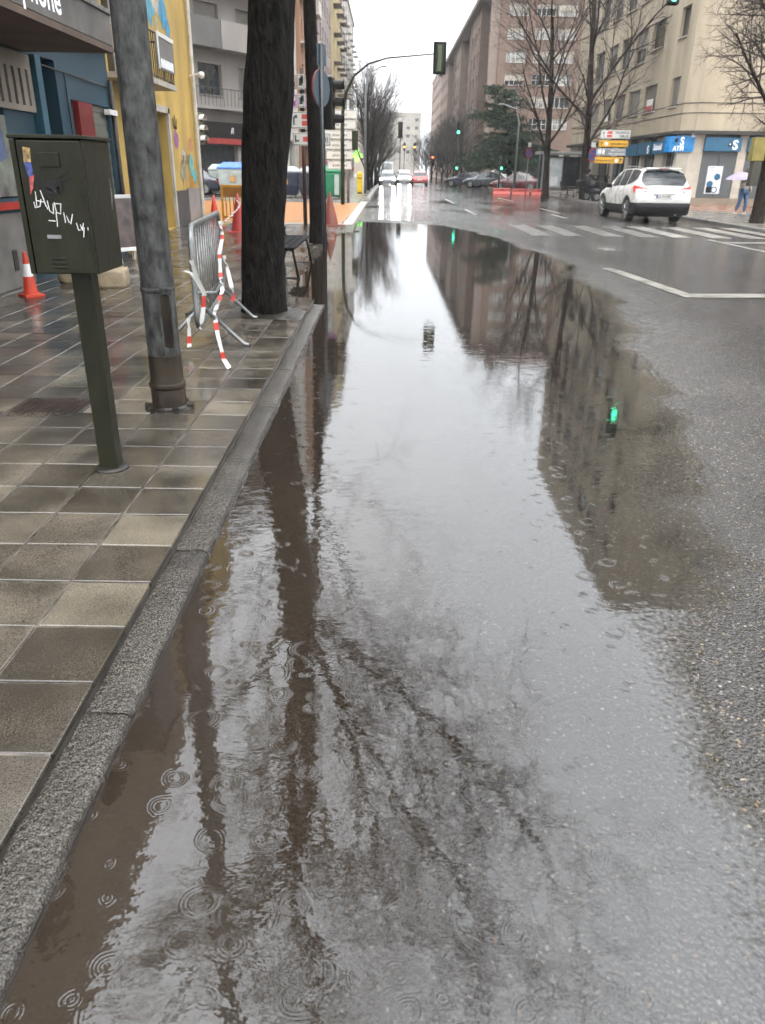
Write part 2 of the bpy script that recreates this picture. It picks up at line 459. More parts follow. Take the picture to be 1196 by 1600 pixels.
TILE = 0.312; TX0 = -0.888; TY0 = 1.60 - 6*TILE; PZ = 0.035
def mat_tile():
    mt = bpy.data.materials.new('wet_paving_tile'); mt.use_nodes = True
    N, L = nt(mt); b = N['Principled BSDF']
    g = N.new('ShaderNodeNewGeometry')
    sp = N.new('ShaderNodeSeparateXYZ'); L.new(g.outputs['Position'], sp.inputs[0])
    ix = math_n(N, L, 'FLOOR', math_n(N, L, 'DIVIDE', math_n(N, L, 'SUBTRACT', sp.outputs['X'], TX0), TILE))
    iy = math_n(N, L, 'FLOOR', math_n(N, L, 'DIVIDE', math_n(N, L, 'SUBTRACT', sp.outputs['Y'], TY0), TILE))
    cb = N.new('ShaderNodeCombineXYZ'); L.new(ix, cb.inputs[0]); L.new(iy, cb.inputs[1])
    wn = N.new('ShaderNodeTexWhiteNoise'); wn.noise_dimensions = '2D'; L.new(cb.outputs[0], wn.inputs['Vector'])
    cr = N.new('ShaderNodeValToRGB'); e = cr.color_ramp.elements
    e[0].position = 0; e[0].color = (.041, .0345, .0265, 1)
    e[1].position = 1; e[1].color = (.118, .102, .077, 1)
    q = e.new(.45); q.color = (.060, .0515, .0405, 1)
    q = e.new(.8); q.color = (.083, .072, .056, 1)
    L.new(wn.outputs['Value'], cr.inputs['Fac'])
    n1 = N.new('ShaderNodeTexNoise'); n1.inputs['Scale'].default_value = 2.3; n1.inputs['Detail'].default_value = 7
    L.new(g.outputs['Position'], n1.inputs['Vector'])
    m1 = N.new('ShaderNodeMapRange'); m1.inputs['From Min'].default_value = .3; m1.inputs['From Max'].default_value = .7; m1.inputs['To Min'].default_value = .36; m1.inputs['To Max'].default_value = 1.75
    L.new(n1.outputs['Fac'], m1.inputs['Value'])
    n2 = N.new('ShaderNodeTexNoise'); n2.inputs['Scale'].default_value = 260; n2.inputs['Detail'].default_value = 3
    L.new(g.outputs['Position'], n2.inputs['Vector'])
    m2 = N.new('ShaderNodeMapRange'); m2.inputs['From Min'].default_value = .3; m2.inputs['From Max'].default_value = .72; m2.inputs['To Min'].default_value = .35; m2.inputs['To Max'].default_value = 1.7
    L.new(n2.outputs['Fac'], m2.inputs['Value'])
    a = N.new('ShaderNodeMixRGB'); a.blend_type = 'MULTIPLY'; a.inputs[0].default_value = 1
    L.new(cr.outputs[0], a.inputs[1]); L.new(m1.outputs[0], a.inputs[2])
    a2 = N.new('ShaderNodeMixRGB'); a2.blend_type = 'MULTIPLY'; a2.inputs[0].default_value = 1
    L.new(a.outputs[0], a2.inputs[1]); L.new(m2.outputs[0], a2.inputs[2])
    L.new(a2.outputs[0], b.inputs['Base Color'])
    n3 = N.new('ShaderNodeTexNoise'); n3.inputs['Scale'].default_value = 1.1; n3.inputs['Detail'].default_value = 5
    L.new(g.outputs['Position'], n3.inputs['Vector'])
    film = N.new('ShaderNodeMapRange'); film.inputs['From Min'].default_value = .36; film.inputs['From Max'].default_value = .55
    L.new(n3.outputs['Fac'], film.inputs['Value'])
    ro = N.new('ShaderNodeMapRange'); ro.inputs['To Min'].default_value = .27; ro.inputs['To Max'].default_value = .07
    L.new(film.outputs[0], ro.inputs['Value']); L.new(ro.outputs[0], b.inputs['Roughness'])
    bs = N.new('ShaderNodeMapRange'); bs.inputs['To Min'].default_value = .45; bs.inputs['To Max'].default_value = .07
    L.new(film.outputs[0], bs.inputs['Value'])
    b.inputs['Specular IOR Level'].default_value = 1.0
    bp = N.new('ShaderNodeBump'); bp.inputs['Distance'].default_value = .004
    L.new(bs.outputs[0], bp.inputs['Strength']); L.new(n2.outputs['Fac'], bp.inputs['Height']); L.new(bp.outputs[0], b.inputs['Normal'])
    return mt

def mat_granite():
    mt = bpy.data.materials.new('wet_granite'); mt.use_nodes = True
    N, L = nt(mt); b = N['Principled BSDF']
    g = N.new('ShaderNodeNewGeometry')
    n1 = N.new('ShaderNodeTexNoise'); n1.inputs['Scale'].default_value = 190; n1.inputs['Detail'].default_value = 4
    L.new(g.outputs['Position'], n1.inputs['Vector'])
    cr = N.new('ShaderNodeValToRGB'); e = cr.color_ramp.elements
    e[0].position = .36; e[0].color = (.016, .015, .013, 1); e[1].position = .66; e[1].color = (.125, .113, .095, 1)
    q = e.new(.5); q.color = (.042, .037, .031, 1)
    L.new(n1.outputs['Fac'], cr.inputs['Fac'])
    n2 = N.new('ShaderNodeTexNoise'); n2.inputs['Scale'].default_value = 3; n2.inputs['Detail'].default_value = 5
    L.new(g.outputs['Position'], n2.inputs['Vector'])
    m1 = N.new('ShaderNodeMapRange'); m1.inputs['From Min'].default_value = .3; m1.inputs['From Max'].default_value = .7; m1.inputs['To Min'].default_value = .55; m1.inputs['To Max'].default_value = 1.35
    L.new(n2.outputs['Fac'], m1.inputs['Value'])
    a = N.new('ShaderNodeMixRGB'); a.blend_type = 'MULTIPLY'; a.inputs[0].default_value = 1
    L.new(cr.outputs[0], a.inputs[1]); L.new(m1.outputs[0], a.inputs[2]); L.new(a.outputs[0], b.inputs['Base Color'])
    b.inputs['Roughness'].default_value = .2
    n3 = N.new('ShaderNodeTexNoise'); n3.inputs['Scale'].default_value = 55; n3.inputs['Detail'].default_value = 5
    L.new(g.outputs['Position'], n3.inputs['Vector'])
    bp = N.new('ShaderNodeBump'); bp.inputs['Distance'].default_value = .016; bp.inputs['Strength'].default_value = .9
    L.new(n3.outputs['Fac'], bp.inputs['Height']); L.new(bp.outputs[0], b.inputs['Normal'])
    return mt

def mat_paint(name, col, wear=.5):
    """worn road paint: chips show the asphalt below"""
    mt = bpy.data.materials.new(name); mt.use_nodes = True
    N, L = nt(mt); b = N['Principled BSDF']
    g = N.new('ShaderNodeNewGeometry')
    n1 = N.new('ShaderNodeTexNoise'); n1.inputs['Scale'].default_value = 3.5; n1.inputs['Detail'].default_value = 9; n1.inputs['Roughness'].default_value = .75
    L.new(g.outputs['Position'], n1.inputs['Vector'])
    cr = N.new('ShaderNodeValToRGB'); e = cr.color_ramp.elements
    e[0].position = wear-.06; e[0].color = (.05, .048, .045, 1); e[1].position = wear+.05; e[1].color = (*col, 1)
    L.new(n1.outputs['Fac'], cr.inputs['Fac']); L.new(cr.outputs[0], b.inputs['Base Color'])
    b.inputs['Roughness'].default_value = .28
    n3 = N.new('ShaderNodeTexNoise'); n3.inputs['Scale'].default_value = 60; L.new(g.outputs['Position'], n3.inputs['Vector'])
    bp = N.new('ShaderNodeBump'); bp.inputs['Distance'].default_value = .006; bp.inputs['Strength'].default_value = .4
    L.new(n3.outputs['Fac'], bp.inputs['Height']); L.new(bp.outputs[0], b.inputs['Normal'])
    return mt

def mat_bark(name, dark, light, sc=14):
    mt = bpy.data.materials.new(name); mt.use_nodes = True
    N, L = nt(mt); b = N['Principled BSDF']
    g = N.new('ShaderNodeNewGeometry')
    mp = N.new('ShaderNodeMapping'); mp.inputs['Scale'].default_value = (1, 1, .28); L.new(g.outputs['Position'], mp.inputs['Vector'])
    n1 = N.new('ShaderNodeTexNoise'); n1.inputs['Scale'].default_value = sc; n1.inputs['Detail'].default_value = 8; n1.inputs['Distortion'].default_value = .5
    L.new(mp.outputs[0], n1.inputs['Vector'])
    cr = N.new('ShaderNodeValToRGB'); e = cr.color_ramp.elements
    e[0].position = .35; e[0].color = (*dark, 1); e[1].position = .72; e[1].color = (*light, 1)
    L.new(n1.outputs['Fac'], cr.inputs['Fac']); L.new(cr.outputs[0], b.inputs['Base Color'])
    b.inputs['Roughness'].default_value = .75
    b.inputs['Specular IOR Level'].default_value = .1
    bp = N.new('ShaderNodeBump'); bp.inputs['Distance'].default_value = .07; bp.inputs['Strength'].default_value = 1.0
    L.new(n1.outputs['Fac'], bp.inputs['Height']); L.new(bp.outputs[0], b.inputs['Normal'])
    return mt

ASPH = mat_asphalt(); WATER = mat_water(); TILEM = mat_tile(); GRAN = mat_granite()
PAINT = mat_paint('worn_white_paint', (.30, .29, .265), .475)
PAINT2 = mat_paint('faded_white_paint', (.22, .215, .20), .52)
BARK = mat_bark('wet_bark', (.0022, .002, .0019), (.019, .017, .0145), 24)
BARK2 = mat_bark('brown_bark', (.012, .009, .007), (.045, .034, .027))
TWIG = pm('twig_bark', (.04, .030, .026), .8, var=.3, scale=6)
MORTAR = pm('joint_mortar', (.125, .108, .088), .5, var=.45, scale=9, bump=.5, bscale=120)
DARKJ = pm('wet_dirt', (.022, .018, .014), .4, var=.4, scale=12)
BLACK = pm('black_plastic', (.010, .010, .011), .45, var=.2, spec=.25)
RUBBER = pm('rubber', (.013, .013, .013), .7, var=.2)
GREYM = pm('galvanised_steel', (.30, .31, .31), .38, .75, var=.25, scale=9, bump=.1)
WHITEP = pm('white_paint', (.72, .72, .70), .35, var=.08)
GLASS = pm('dark_glass', (.035, .042, .048), .05, var=.3, spec=.7)
CURT = pm('curtained_glass', (.42, .42, .40), .12, var=.35, scale=1.7, zs=.3, spec=.7)
OLIVE = pm('olive_paint', (.0145, .0150, .0070), .42, var=.22, scale=9, zs=.5, bump=.08, bscale=50, spec=.22)
def grime(mt, col, lo, scale, zs):
    N, L = nt(mt); b = N['Principled BSDF']
    src = b.inputs['Base Color'].links[0].from_socket
    g = N.new('ShaderNodeNewGeometry'); mp = N.new('ShaderNodeMapping'); mp.inputs['Scale'].default_value = (1, 1, zs)
    L.new(g.outputs['Position'], mp.inputs['Vector'])
    n = N.new('ShaderNodeTexNoise'); n.inputs['Scale'].default_value = scale; n.inputs['Detail'].default_value = 6; n.inputs['Roughness'].default_value = .7
    L.new(mp.outputs[0], n.inputs['Vector'])
    r = N.new('ShaderNodeMapRange'); r.inputs['From Min'].default_value = lo; r.inputs['From Max'].default_value = lo+.08; r.inputs['To Max'].default_value = .8
    L.new(n.outputs['Fac'], r.inputs['Value'])
    m = N.new('ShaderNodeMixRGB'); m.inputs['Color2'].default_value = (*col, 1)
    L.new(r.outputs[0], m.inputs['Fac']); L.new(src, m.inputs['Color1']); L.new(m.outputs[0], b.inputs['Base Color'])
grime(OLIVE, (.035,.018,.009), .66, 22, .8)
grime(OLIVE, (.034,.034,.026), .62, 16, .12)
TLGREEN = pm('traffic_green', (.022, .032, .018), .45, var=.2, spec=.3)

# ------------------------------------------------------------------ ground, road, puddle
def grid_mesh(xs, ys, zf):
    X, Y = np.meshgrid(xs, ys)
    Z = zf(X, Y)
    V = np.stack([X, Y, Z], -1).reshape(-1, 3)
    n = len(xs); m = len(ys)
    i = np.arange((m-1)*(n-1)); r = i // (n-1); c = i % (n-1)
    a = r*n + c
    F = np.stack([a, a+1, a+n+1, a+n], -1)
    return V, F
def np_mesh(name, parts, mt, smooth=True):
    V = np.concatenate([p[0] for p in parts]); off = 0; Fs = []
    for v, f in parts: Fs.append(f + off); off += len(v)
    F = np.concatenate(Fs)
    me = bpy.data.meshes.new(name)
    me.vertices.add(len(V)); me.vertices.foreach_set('co', V.astype(np.float32).ravel())
    me.loops.add(F.size); me.loops.foreach_set('vertex_index', F.astype(np.int32).ravel())
    me.polygons.add(len(F)); me.polygons.foreach_set('loop_start', np.arange(0, F.size, 4, dtype=np.int32))
    me.update(calc_edges=True)
    if smooth: me.polygons.foreach_set('use_smooth', np.ones(len(F), dtype=bool))
    me.materials.append(mt); me.validate(); me.update()
    return me

gm = MB().raw([(-300,-60,-.3),(300,-60,-.3),(300,620,-.3),(-300,620,-.3)], [(0,1,2,3)])
tag(gm.build('ground', pm('bare_ground', (.09,.085,.08), .7, scale=.3)), kind='structure')

RK = 10.6     # right-hand kerb
LK = -0.735   # left-hand kerb
ys = [0.45]
while ys[-1] < 14: ys.append(ys[-1]*1.0068)
ys[-1] = 14.0
xs = np.concatenate([np.arange(LK-.03, 1.9, .0105), np.arange(1.9, 4.3001, .024)])
parts = [grid_mesh(xs, np.array(ys), lambda X, Y: road_z(X, Y))]
xe = xs[-1]
parts.append(grid_mesh(np.linspace(xe, RK, 60), np.linspace(.45, 14, 120), lambda X, Y: road_z(X, Y, False)))
parts.append(grid_mesh(np.linspace(-2.6, RK, 150), np.linspace(14, 28, 170), lambda X, Y: road_z(X, Y, False)))
parts.append(grid_mesh(np.linspace(-3.0, RK+.2, 24), np.linspace(28, 420, 200), lambda X, Y: road_z(X, Y, False)))
parts.append(grid_mesh(np.linspace(LK-.03, RK, 30), np.linspace(-12, .45, 40), lambda X, Y: road_z(X, Y, False)))
road = link('road', np_mesh('road', parts, ASPH))
tag(road, kind='structure')

wx = np.linspace(-1.75, 5.9, 150); wy = np.concatenate([np.linspace(-3, 3, 80), np.linspace(3.06, 26.5, 200)])
wv, wf = grid_mesh(wx, wy, lambda X, Y: X*0)
wm = np_mesh('puddle', [(wv, wf)], WATER)
dep = -road_z(wv[:,0], wv[:,1], False)
at = wm.attributes.new('depth', 'FLOAT', 'POINT'); at.data.foreach_set('value', dep.astype(np.float32))
puddle = link('puddle', wm); tag(puddle, kind='structure')
puddle['label'] = 'long rain puddle along the kerb mirroring sky and trees'

def marking(name, quad, mt=PAINT, nx=4, ny=8, parent=road):
    """painted sheet on the road following its height; quad = four ground corners"""
    q = [Vector((p[0], p[1], 0)) for p in quad]
    P = []
    for i in range(ny+1):
        row = []
        for j in range(nx+1):
            a = q[0].lerp(q[1], j/nx); b = q[3].lerp(q[2], j/nx)
            p = a.lerp(b, i/ny)
            z = float(road_z(p.x, p.y, p.y < 14 and p.x < 4.3))
            row.append((p.x, p.y, z + .004))
        P.append(row)
    return MB().grid(P).build(name, mt, parent, smooth=True)
def zr(x, y): return float(road_z(x, y, False))
# zebra crossing over the avenue, stripes parallel to the street
for k in range(14):
    x = 1.85 + k*0.92 - (.1 if k % 3 == 0 else 0)
    if x + .5 > RK: break
    if k < 2: continue
    marking('zebra_stripe', [(x, 20.4), (x+.50, 20.4), (x+.50, 24.5), (x, 24.5)], PAINT2 if k < 6 else PAINT)
marking('lane_line', [(3.93,10.6),(4.14,10.6),(3.90,13.6),(3.71,13.6)], ny=40)
marking('stop_line', [(3.95,10.28),(7.7,10.28),(7.7,10.62),(3.95,10.62)], nx=60, ny=4)
marking('lane_line', [(7.93,16.0),(8.08,16.0),(8.05,19.9),(7.9,19.9)], ny=20)
marking('stop_line', [(8.1,18.9),(10.5,18.9),(10.5,19.25),(8.1,19.25)], nx=20, ny=2)
marking('lane_line', [(3.2,30),(3.34,30),(3.34,34),(3.2,34)])
marking('lane_line', [(3.2,40),(3.34,40),(3.34,46),(3.2,46)])
marking('lane_line', [(6.7,32),(6.84,32),(6.84,36),(6.7,36)])
marking('lane_line', [(6.2,28.5),(6.36,28.5),(6.36,31),(6.2,31)])
marking('lane_line', [(6.7,44),(6.84,44),(6.84,50),(6.7,50)])
# tar-sealed joints and an iron cover beyond the puddle
SEAL = pm('tar_seam', (.014,.013,.013), .22, var=.3)
for (pts, w) in (([(4.0,31),(5.2,28.5),(5.9,25.6),(7.1,23.1)], .14), ([(2.2,34),(3.1,30.5),(4.2,29.2)], .1), ([(6.3,40),(5.0,36),(4.6,33)], .12), ([(2.5,26.6),(5.0,26.3),(8.0,26.9)], .1)):
    P = []
    fine_pts = []
    for a, b in zip(pts[:-1], pts[1:]):
        for t in np.linspace(0, 1, 12)[:-1]:
            fine_pts.append((a[0]+(b[0]-a[0])*t + rng.uniform(-.05,.05), a[1]+(b[1]-a[1])*t, 0))
    fine_pts = [(p[0], p[1], zr(p[0], p[1]) + .006) for p in fine_pts]
    MB().ribbon(fine_pts, w, (0,0,1)).build('tar_seam', SEAL, road)

# ------------------------------------------------------------------ left pavement: bed, tiles, kerb stones
def pav_z(x, y):
    """pavement height: dips to the flooded dropped kerb beyond the first tree"""
    t = min(1, max(0, (y-9.0)/1.2)) * min(1, max(0, (23.0-y)/3.0))
    s = min(1, max(0, (x+1.95)/1.0))
    return PZ - .052*t*s
bed = MB()
bx = list(np.linspace(-1.95, LK-.162, 6)); by = list(np.arange(-10, 26, .6))
bed.grid([[(x, y, pav_z(x, y)-.006) for x in [-14.0]+bx] for y in by])
tag(bed.build('pavement', MORTAR), kind='structure')
pav = bpy.data.objects['pavement']
hole = [(-1.465,3.80,.07),(-1.405,4.745,.13)]
tiles = []
ncol = 18; 
f_ = 1180.0
for i in range(-4, 80):
    y0 = TY0 + i*TILE
    if y0 > 23.2: break
    for j in range(ncol):
        x1 = TX0 - j*TILE; x0 = x1 - TILE
        cx, cy = (x0+x1)/2, y0+TILE/2
        if (cx+2.21)**2 < .24**2 and (cy-4.83)**2 < .22**2: continue      # iron cover lies here
        if (cx+1.32)**2 + (cy-8.4)**2 < .42**2: continue                  # tree pit
        if (cx+1.47)**2 + (cy-17.5)**2 < .4**2: continue
        d = Vector((cx, cy, PZ-CAM_H)); zc = d.dot(fw)
        if zc < .5: size = -1
        else:
            u = 598 + f_*d.dot(rtv)/zc; vpx = 800 - f_*d.dot(upv)/zc
            vis = -60 < u < 1250 and -50 < vpx < 1700
            size = (1/zc**2 * abs(d.normalized().z)) if vis else -1
        tiles.append((size, cx, cy))
tiles.sort(reverse=True)
g_ = .0035
tme = MB().cham(-TILE/2+g_, TILE/2-g_, -TILE/2+g_, TILE/2-g_, -.04, 0, .0035).mesh('tile', TILEM)
stuff = MB()
for k, (s, cx, cy) in enumerate(tiles):
    z = pav_z(cx, cy) + rng.uniform(-.0018, .0018)
    rx, ry = rng.gauss(0, .004), rng.gauss(0, .004)
    rx -= (pav_z(cx, cy+.15)-pav_z(cx, cy-.15))/-.3*1; ry -= (pav_z(cx+.15, cy)-pav_z(cx-.15, cy))/.3
    if k < 300 and s > 0:
        o = link('tile', tme, pav); o.location = (cx, cy, z); o.rotation_euler = (rx, ry, rng.gauss(0,.005)); o.scale = (rng.uniform(.978,1), rng.uniform(.978,1), 1)
    else:
        M = mv(cx, cy, z) @ Matrix.Rotation(rx, 4, 'X') @ Matrix.Rotation(ry, 4, 'Y')
        h = TILE/2-g_; b = .0035
        vs = [M @ Vector(p) for p in [(-h,-h,-.004),(h,-h,-.004),(h,h,-.004),(-h,h,-.004),(-h+b,-h+b,0),(h-b,-h+b,0),(h-b,h-b,0),(-h+b,h-b,0)]]
        stuff.raw(vs, [(4,5,6,7),(0,1,5,4),(1,2,6,5),(2,3,7,6),(3,0,4,7)])
o = stuff.build('tile_field', TILEM, pav); o['kind'] = 'stuff'

def kerb_stone(y0, y1, ztop, x0=LK-.139, x1=LK):
    n = 26; m = 9
    P = []
    r = .012
    prof = [(x0, ztop-.10), (x0, ztop-r), (x0+r*.4, ztop-r*.35), (x0+r, ztop), (x0+.05, ztop+.002), (x0+.10, ztop+.001), (x1-r*1.4, ztop-.001), (x1-r*.45, ztop-r*.5), (x1, ztop-r*1.5), (x1+.004, ztop-.06), (x1+.006, -.2)]
    for i in range(n+1):
        t = i/n; y = y0 + (y1-y0)*t
        e = .006 if i in (0, n) else 0
        row = []
        for (x, z) in prof:
            jx = .012*float(vnoise(np.array(y*13.0), np.array(z*30+x*3), 21)) if x in (x0, x1) or x > x1-.02 else 0
            jz = .009*float(vnoise(np.array(x*26.0), np.array(y*17.0), 22)) if z > ztop-.02 else 0
            row.append((x+jx, y, z - e*.8 + jz))
        P.append(row)
    mb = MB().grid(P)
    k = len(prof)
    mb.f.append(tuple(range(k-1, -1, -1))); mb.f.append(tuple(range(n*k, (n+1)*k)))
    return mb
kerb = bpy.data.objects.new('kerb', None); COL.objects.link(kerb); tag(kerb, kind='structure')
yk = -.35
while yk < 9.1:
    L_ = 1.05 + rng.uniform(-.03, .03)
    kerb_stone(yk+.004, min(yk+L_, 9.25)-.004, PZ + rng.uniform(-.003,.003)).build('kerb_stone', GRAN, kerb, smooth=True, angle=55)
    yk += L_
MB().box(LK-.165, LK+.002, -.4, 9.3, -.2, PZ-.024).build('kerb_bed', DARKJ, kerb)
for y0, y1 in ((9.3,10.6),(10.62,12),(12.02,13.4),(13.42,14.8),(14.82,16.4),(16.42,18),(18.02,19.6),(19.62,21.2),(21.22,23.0)):
    kerb_stone(y0, y1, pav_z(LK-.07,(y0+y1)/2)).build('kerb_stone', GRAN, kerb, smooth=True, angle=55)
# far pavement beyond the side street, and the orange-surfaced ramp
FARPAV = pm('far_paving', (.16,.145,.125), .3, var=.2, scale=1.3, bump=.15, bscale=12)
ORANGE = pm('orange_surfacing', (.42,.185,.055), .34, var=.12, scale=2, bump=.1)
pv = MB().prism([(-40,23.0,-.2),(-1.05,23.0,-.2),(-.95,39.5,-.2),(-.95,44,-.2),(-.9,300,-.2),(-40,300,-.2)], (0,0,.2+PZ+.004))
tag(pv.build('side_pavement', FARPAV), kind='structure')
tag(MB().prism([(-13,23.6,PZ+.0),(-1.35,23.6,PZ),(-1.2,38.5,PZ),(-13,38.5,PZ)], (0,0,.008)).build('crossing_surface', ORANGE), kind='structure')
ek = bpy.data.objects.new('edge_kerb', None); COL.objects.link(ek); tag(ek, kind='structure')
LKG = pm('pale_kerb', (.42,.41,.38), .35, var=.15, scale=8)
for k in range(18):
    y0 = 23.05 + k*.92
    MB().cham(-1.28, -.98, y0, y0+.9, -.1, PZ+.03, .012).build('kerb_stone', LKG, ek)
for k in range(5):
    x0 = -1.3 - k*.92
    if k < 4: MB().cham(x0-.9, x0, 23.05, 23.35, -.1, PZ+.03, .012).build('kerb_stone', LKG, ek)
for k in range(20):
    y0 = 45 + k*2.0
    MB().cham(-1.15, -.92, y0, y0+1.98, -.1, PZ+.10, .012).build('kerb_stone', LKG, ek)
tag(MB().prism([(-40,43.0,PZ+.003),(-3.2,43.0,PZ+.003),(-3.2,48.0,PZ+.003),(-40,48.0,PZ+.003)], (0,0,.006)).build('side_street', pm('side_asphalt', (.06,.058,.055), .25, scale=1)), kind='structure')

# right pavement
rp = MB().prism([(RK+.2,-12,-.2),(60,-12,-.2),(60,67,-.2),(RK+.2,67,-.2)], (0,0,.32))
tag(rp.build('far_pavement', FARPAV), kind='structure')
rp2 = MB().prism([(11.2,84,-.2),(60,84,-.2),(60,400,-.2),(11.2,400,-.2)], (0,0,.32))
tag(rp2.build('far_sidewalk', FARPAV), kind='structure')
rk = bpy.data.objects.new('far_kerb', None); COL.objects.link(rk); tag(rk, kind='structure')
GK = pm('grey_kerb', (.15,.145,.135), .35, var=.2, scale=6)
for k in range(48):
    y0 = 10 + k*1.2
    if y0 > 66: break
    MB().cham(RK, RK+.205, y0, y0+1.19, -.2, .13, .015).build('kerb_stone', GK, rk)
RED = pm('terracotta_paving', (.25,.13,.08), .3, var=.2, scale=2)
tag(MB().box(12.9, 40, 33.5, 41.3, .11, .127).build('terracotta_paving', RED), kind='structure')

# ------------------------------------------------------------------ buildings
def facade(mb, org, u, W, z0, z1, wins, depth=.22):
    """wall face with real openings: org = ground corner, u = direction along the wall (outward normal = u x up), wins = (u0,u1,za,zb)"""
    org = Vector(org); u = Vector(u).normalized(); n = u.cross(Vector((0,0,1)))
    us = sorted(set([0.0, W] + [w[0] for w in wins] + [w[1] for w in wins]))
    zs = sorted(set([z0, z1] + [w[2] for w in wins] + [w[3] for w in wins]))
    P = lambda a, z, d=0: org + u*a + Vector((0,0,z)) - n*d
    for i in range(len(us)-1):
        for j in range(len(zs)-1):
            cu, cz = (us[i]+us[i+1])/2, (zs[j]+zs[j+1])/2
            if any(w[0] < cu < w[1] and w[2] < cz < w[3] for w in wins): continue
            mb.raw([P(us[i],zs[j]), P(us[i+1],zs[j]), P(us[i+1],zs[j+1]), P(us[i],zs[j+1])], [(0,1,2,3)])
    for (a, b, c, d) in wins:
        for q in ([(a,c),(b,c)], [(b,c),(b,d)], [(b,d),(a,d)], [(a,d),(a,c)]):
            (p0, p1) = q
            mb.raw([P(*p0), P(*p0, depth), P(*p1, depth), P(*p1)], [(0,1,2,3)])
    return mb
WCACHE = {}
def window(parent, org, u, a, b, c, d, depth=.22, frame=None, pane=None, mull=1, blind=0.0, blindm=None, sill=None, rows=0):
    """frame, mullions, pane, roller blind and sill set into an opening of facade()"""
    org = Vector(org); u = Vector(u).normalized(); n = u.cross(Vector((0,0,1)))
    ang = math.atan2(u.y, u.x)
    w, h = b-a, d-c
    key = (round(w,2), round(h,2), frame.name, pane.name, mull, rows, round(blind,2), blindm.name if blindm else '', sill.name if sill else '')
    if key not in WCACHE:
        t = .055
        f = MB()
        f.box(0,w,-.03,.03,0,t).box(0,w,-.03,.03,h-t,h).box(0,t,-.03,.03,t,h-t).box(w-t,w,-.03,.03,t,h-t)
        for k in range(mull):
            x = w*(k+1)/(mull+1); f.box(x-.03,x+.03,-.027,.027,t,h-t)
        for k in range(rows):
            z = h*(k+1)/(rows+1); f.box(t,w-t,-.025,.025,z-.025,z+.025)
        pn = MB().box(t-.01,w-t+.01,-.008,.008,t-.01,h-t+.01)
        bl = None
        if blind > 0:
            bl = MB(); z = h-.02; hh = h*blind
            k = 0
            while z > h-.02-hh:
                bl.box(t,w-t,-.062,-.042,z-.055,z-.006); z -= .06
        sl = MB().box(-.05,w+.05,-depth-.06,0,-.05,-.004) if sill else None
        WCACHE[key] = (f.mesh('window', frame), pn.mesh('pane', pane), bl.mesh('blind', blindm) if bl else None, sl.mesh('sill', sill) if sl else None)
    f, pn, bl, sl = WCACHE[key]
    o = link('window', f, parent)
    p = org + u*a + Vector((0,0,c)) - n*(depth-.035)
    inv = Vector((parent.location.x, parent.location.y, parent.location.z))
    o.location = p - inv; o.rotation_euler = (0,0,ang)
    link('pane', pn, o)
    if bl: link('blind', bl, o)
    if sl: link('sill', sl, o)
    return o
def ring(r0, r1, y, z, M=None, n=28):
    M = M or Matrix.Identity(4)
    P = [[M @ Vector((r*math.cos(2*math.pi*k/n), y, z + r*math.sin(2*math.pi*k/n))) for r in (r0, r1)] for k in range(n+1)]
    return MB().grid(P)
def bld(name, label, loc=(0,0,0)): return thing(name, label, 'building', loc)
X_, Y_, Z_ = Vector((1,0,0)), Vector((0,1,0)), Vector((0,0,1))

# --- beige corner block with the bank: street face X=14.5, front face Y=41.6
BEIGE = pm('beige_render', (.40,.34,.25), .75, var=.15, scale=.9, zs=.22, bump=.12, bscale=60)
BEIGE2 = pm('beige_stone_cladding', (.48,.44,.37), .6, var=.10, scale=1.5)
DARKT = pm('dark_trim', (.035,.032,.030), .5)
FRB = pm('brown_window_frame', (.10,.085,.07), .5)
FRW = pm('white_window_frame', (.62,.62,.60), .4, var=.05)
SHUT = pm('grey_roller_blind', (.21,.195,.175), .6, var=.12, scale=2)
BLUE = pm('bank_blue', (.012,.105,.20), .35, var=.06)
b1 = bld('corner_block', 'beige rendered corner block with blue bank fascia signs at street level')
bx0, by0, BT = 14.5, 41.6, 24.0
yw = [(43.2,44.45),(46.75,48.85),(49.75,51.9),(52.85,54.95),(55.85,57.95),(59.0,61.2),(62.4,64.4)]
# street face runs from far (u0) to near so that its outward normal points to -X
org = Vector((bx0, 67.0, 0)); u = -Y_
wins = []
for fl in range(7):
    zt = 5.95 + 3.05*fl
    if zt > BT-.4: break
    for k, (ya, yb) in enumerate(yw):
        zb = zt-1.32 if not (fl >= 1 and k >= 2) else zt-1.7
        wins.append((67.0-yb, 67.0-ya, zb, zt, fl, k))
mb = MB()
facade(mb, org, u, 67.0-by0-.55, 3.45, BT, [w[:4] for w in wins])
fwins = []
for fl in range(6):
    zt = 5.95 + 3.05*fl
    for (xa, xb) in ((19.5,21.2),(23.2,25.0),(27,28.8)):
        fwins.append((xa-15.05, xb-15.05, zt-1.4, zt, fl, 9))
facade(mb, (15.05, by0, 0), X_, 20, 3.45, BT, [w[:4] for w in fwins])
mb.raw([(14.5,by0+.55,3.45),(15.05,by0,3.45),(15.05,by0,BT),(14.5,by0+.55,BT)], [(0,1,2,3)])
mb.raw([(14.5,67,3.45),(14.5,67,BT),(35,67,BT),(35,67,3.45)], [(0,1,2,3)])
mb.raw([(14.5,67,BT),(14.5,by0+.55,BT),(15.05,by0,BT),(35.05,by0,BT),(35.05,67,BT)], [(0,1,2,3,4)])
mb.raw([(14.5,67,3.45),(14.5,by0+.55,3.45),(15.05,by0,3.45),(35.05,by0,3.45),(35.05,67,3.45)], [(4,3,2,1,0)])
mb.build('wall', BEIGE, b1)
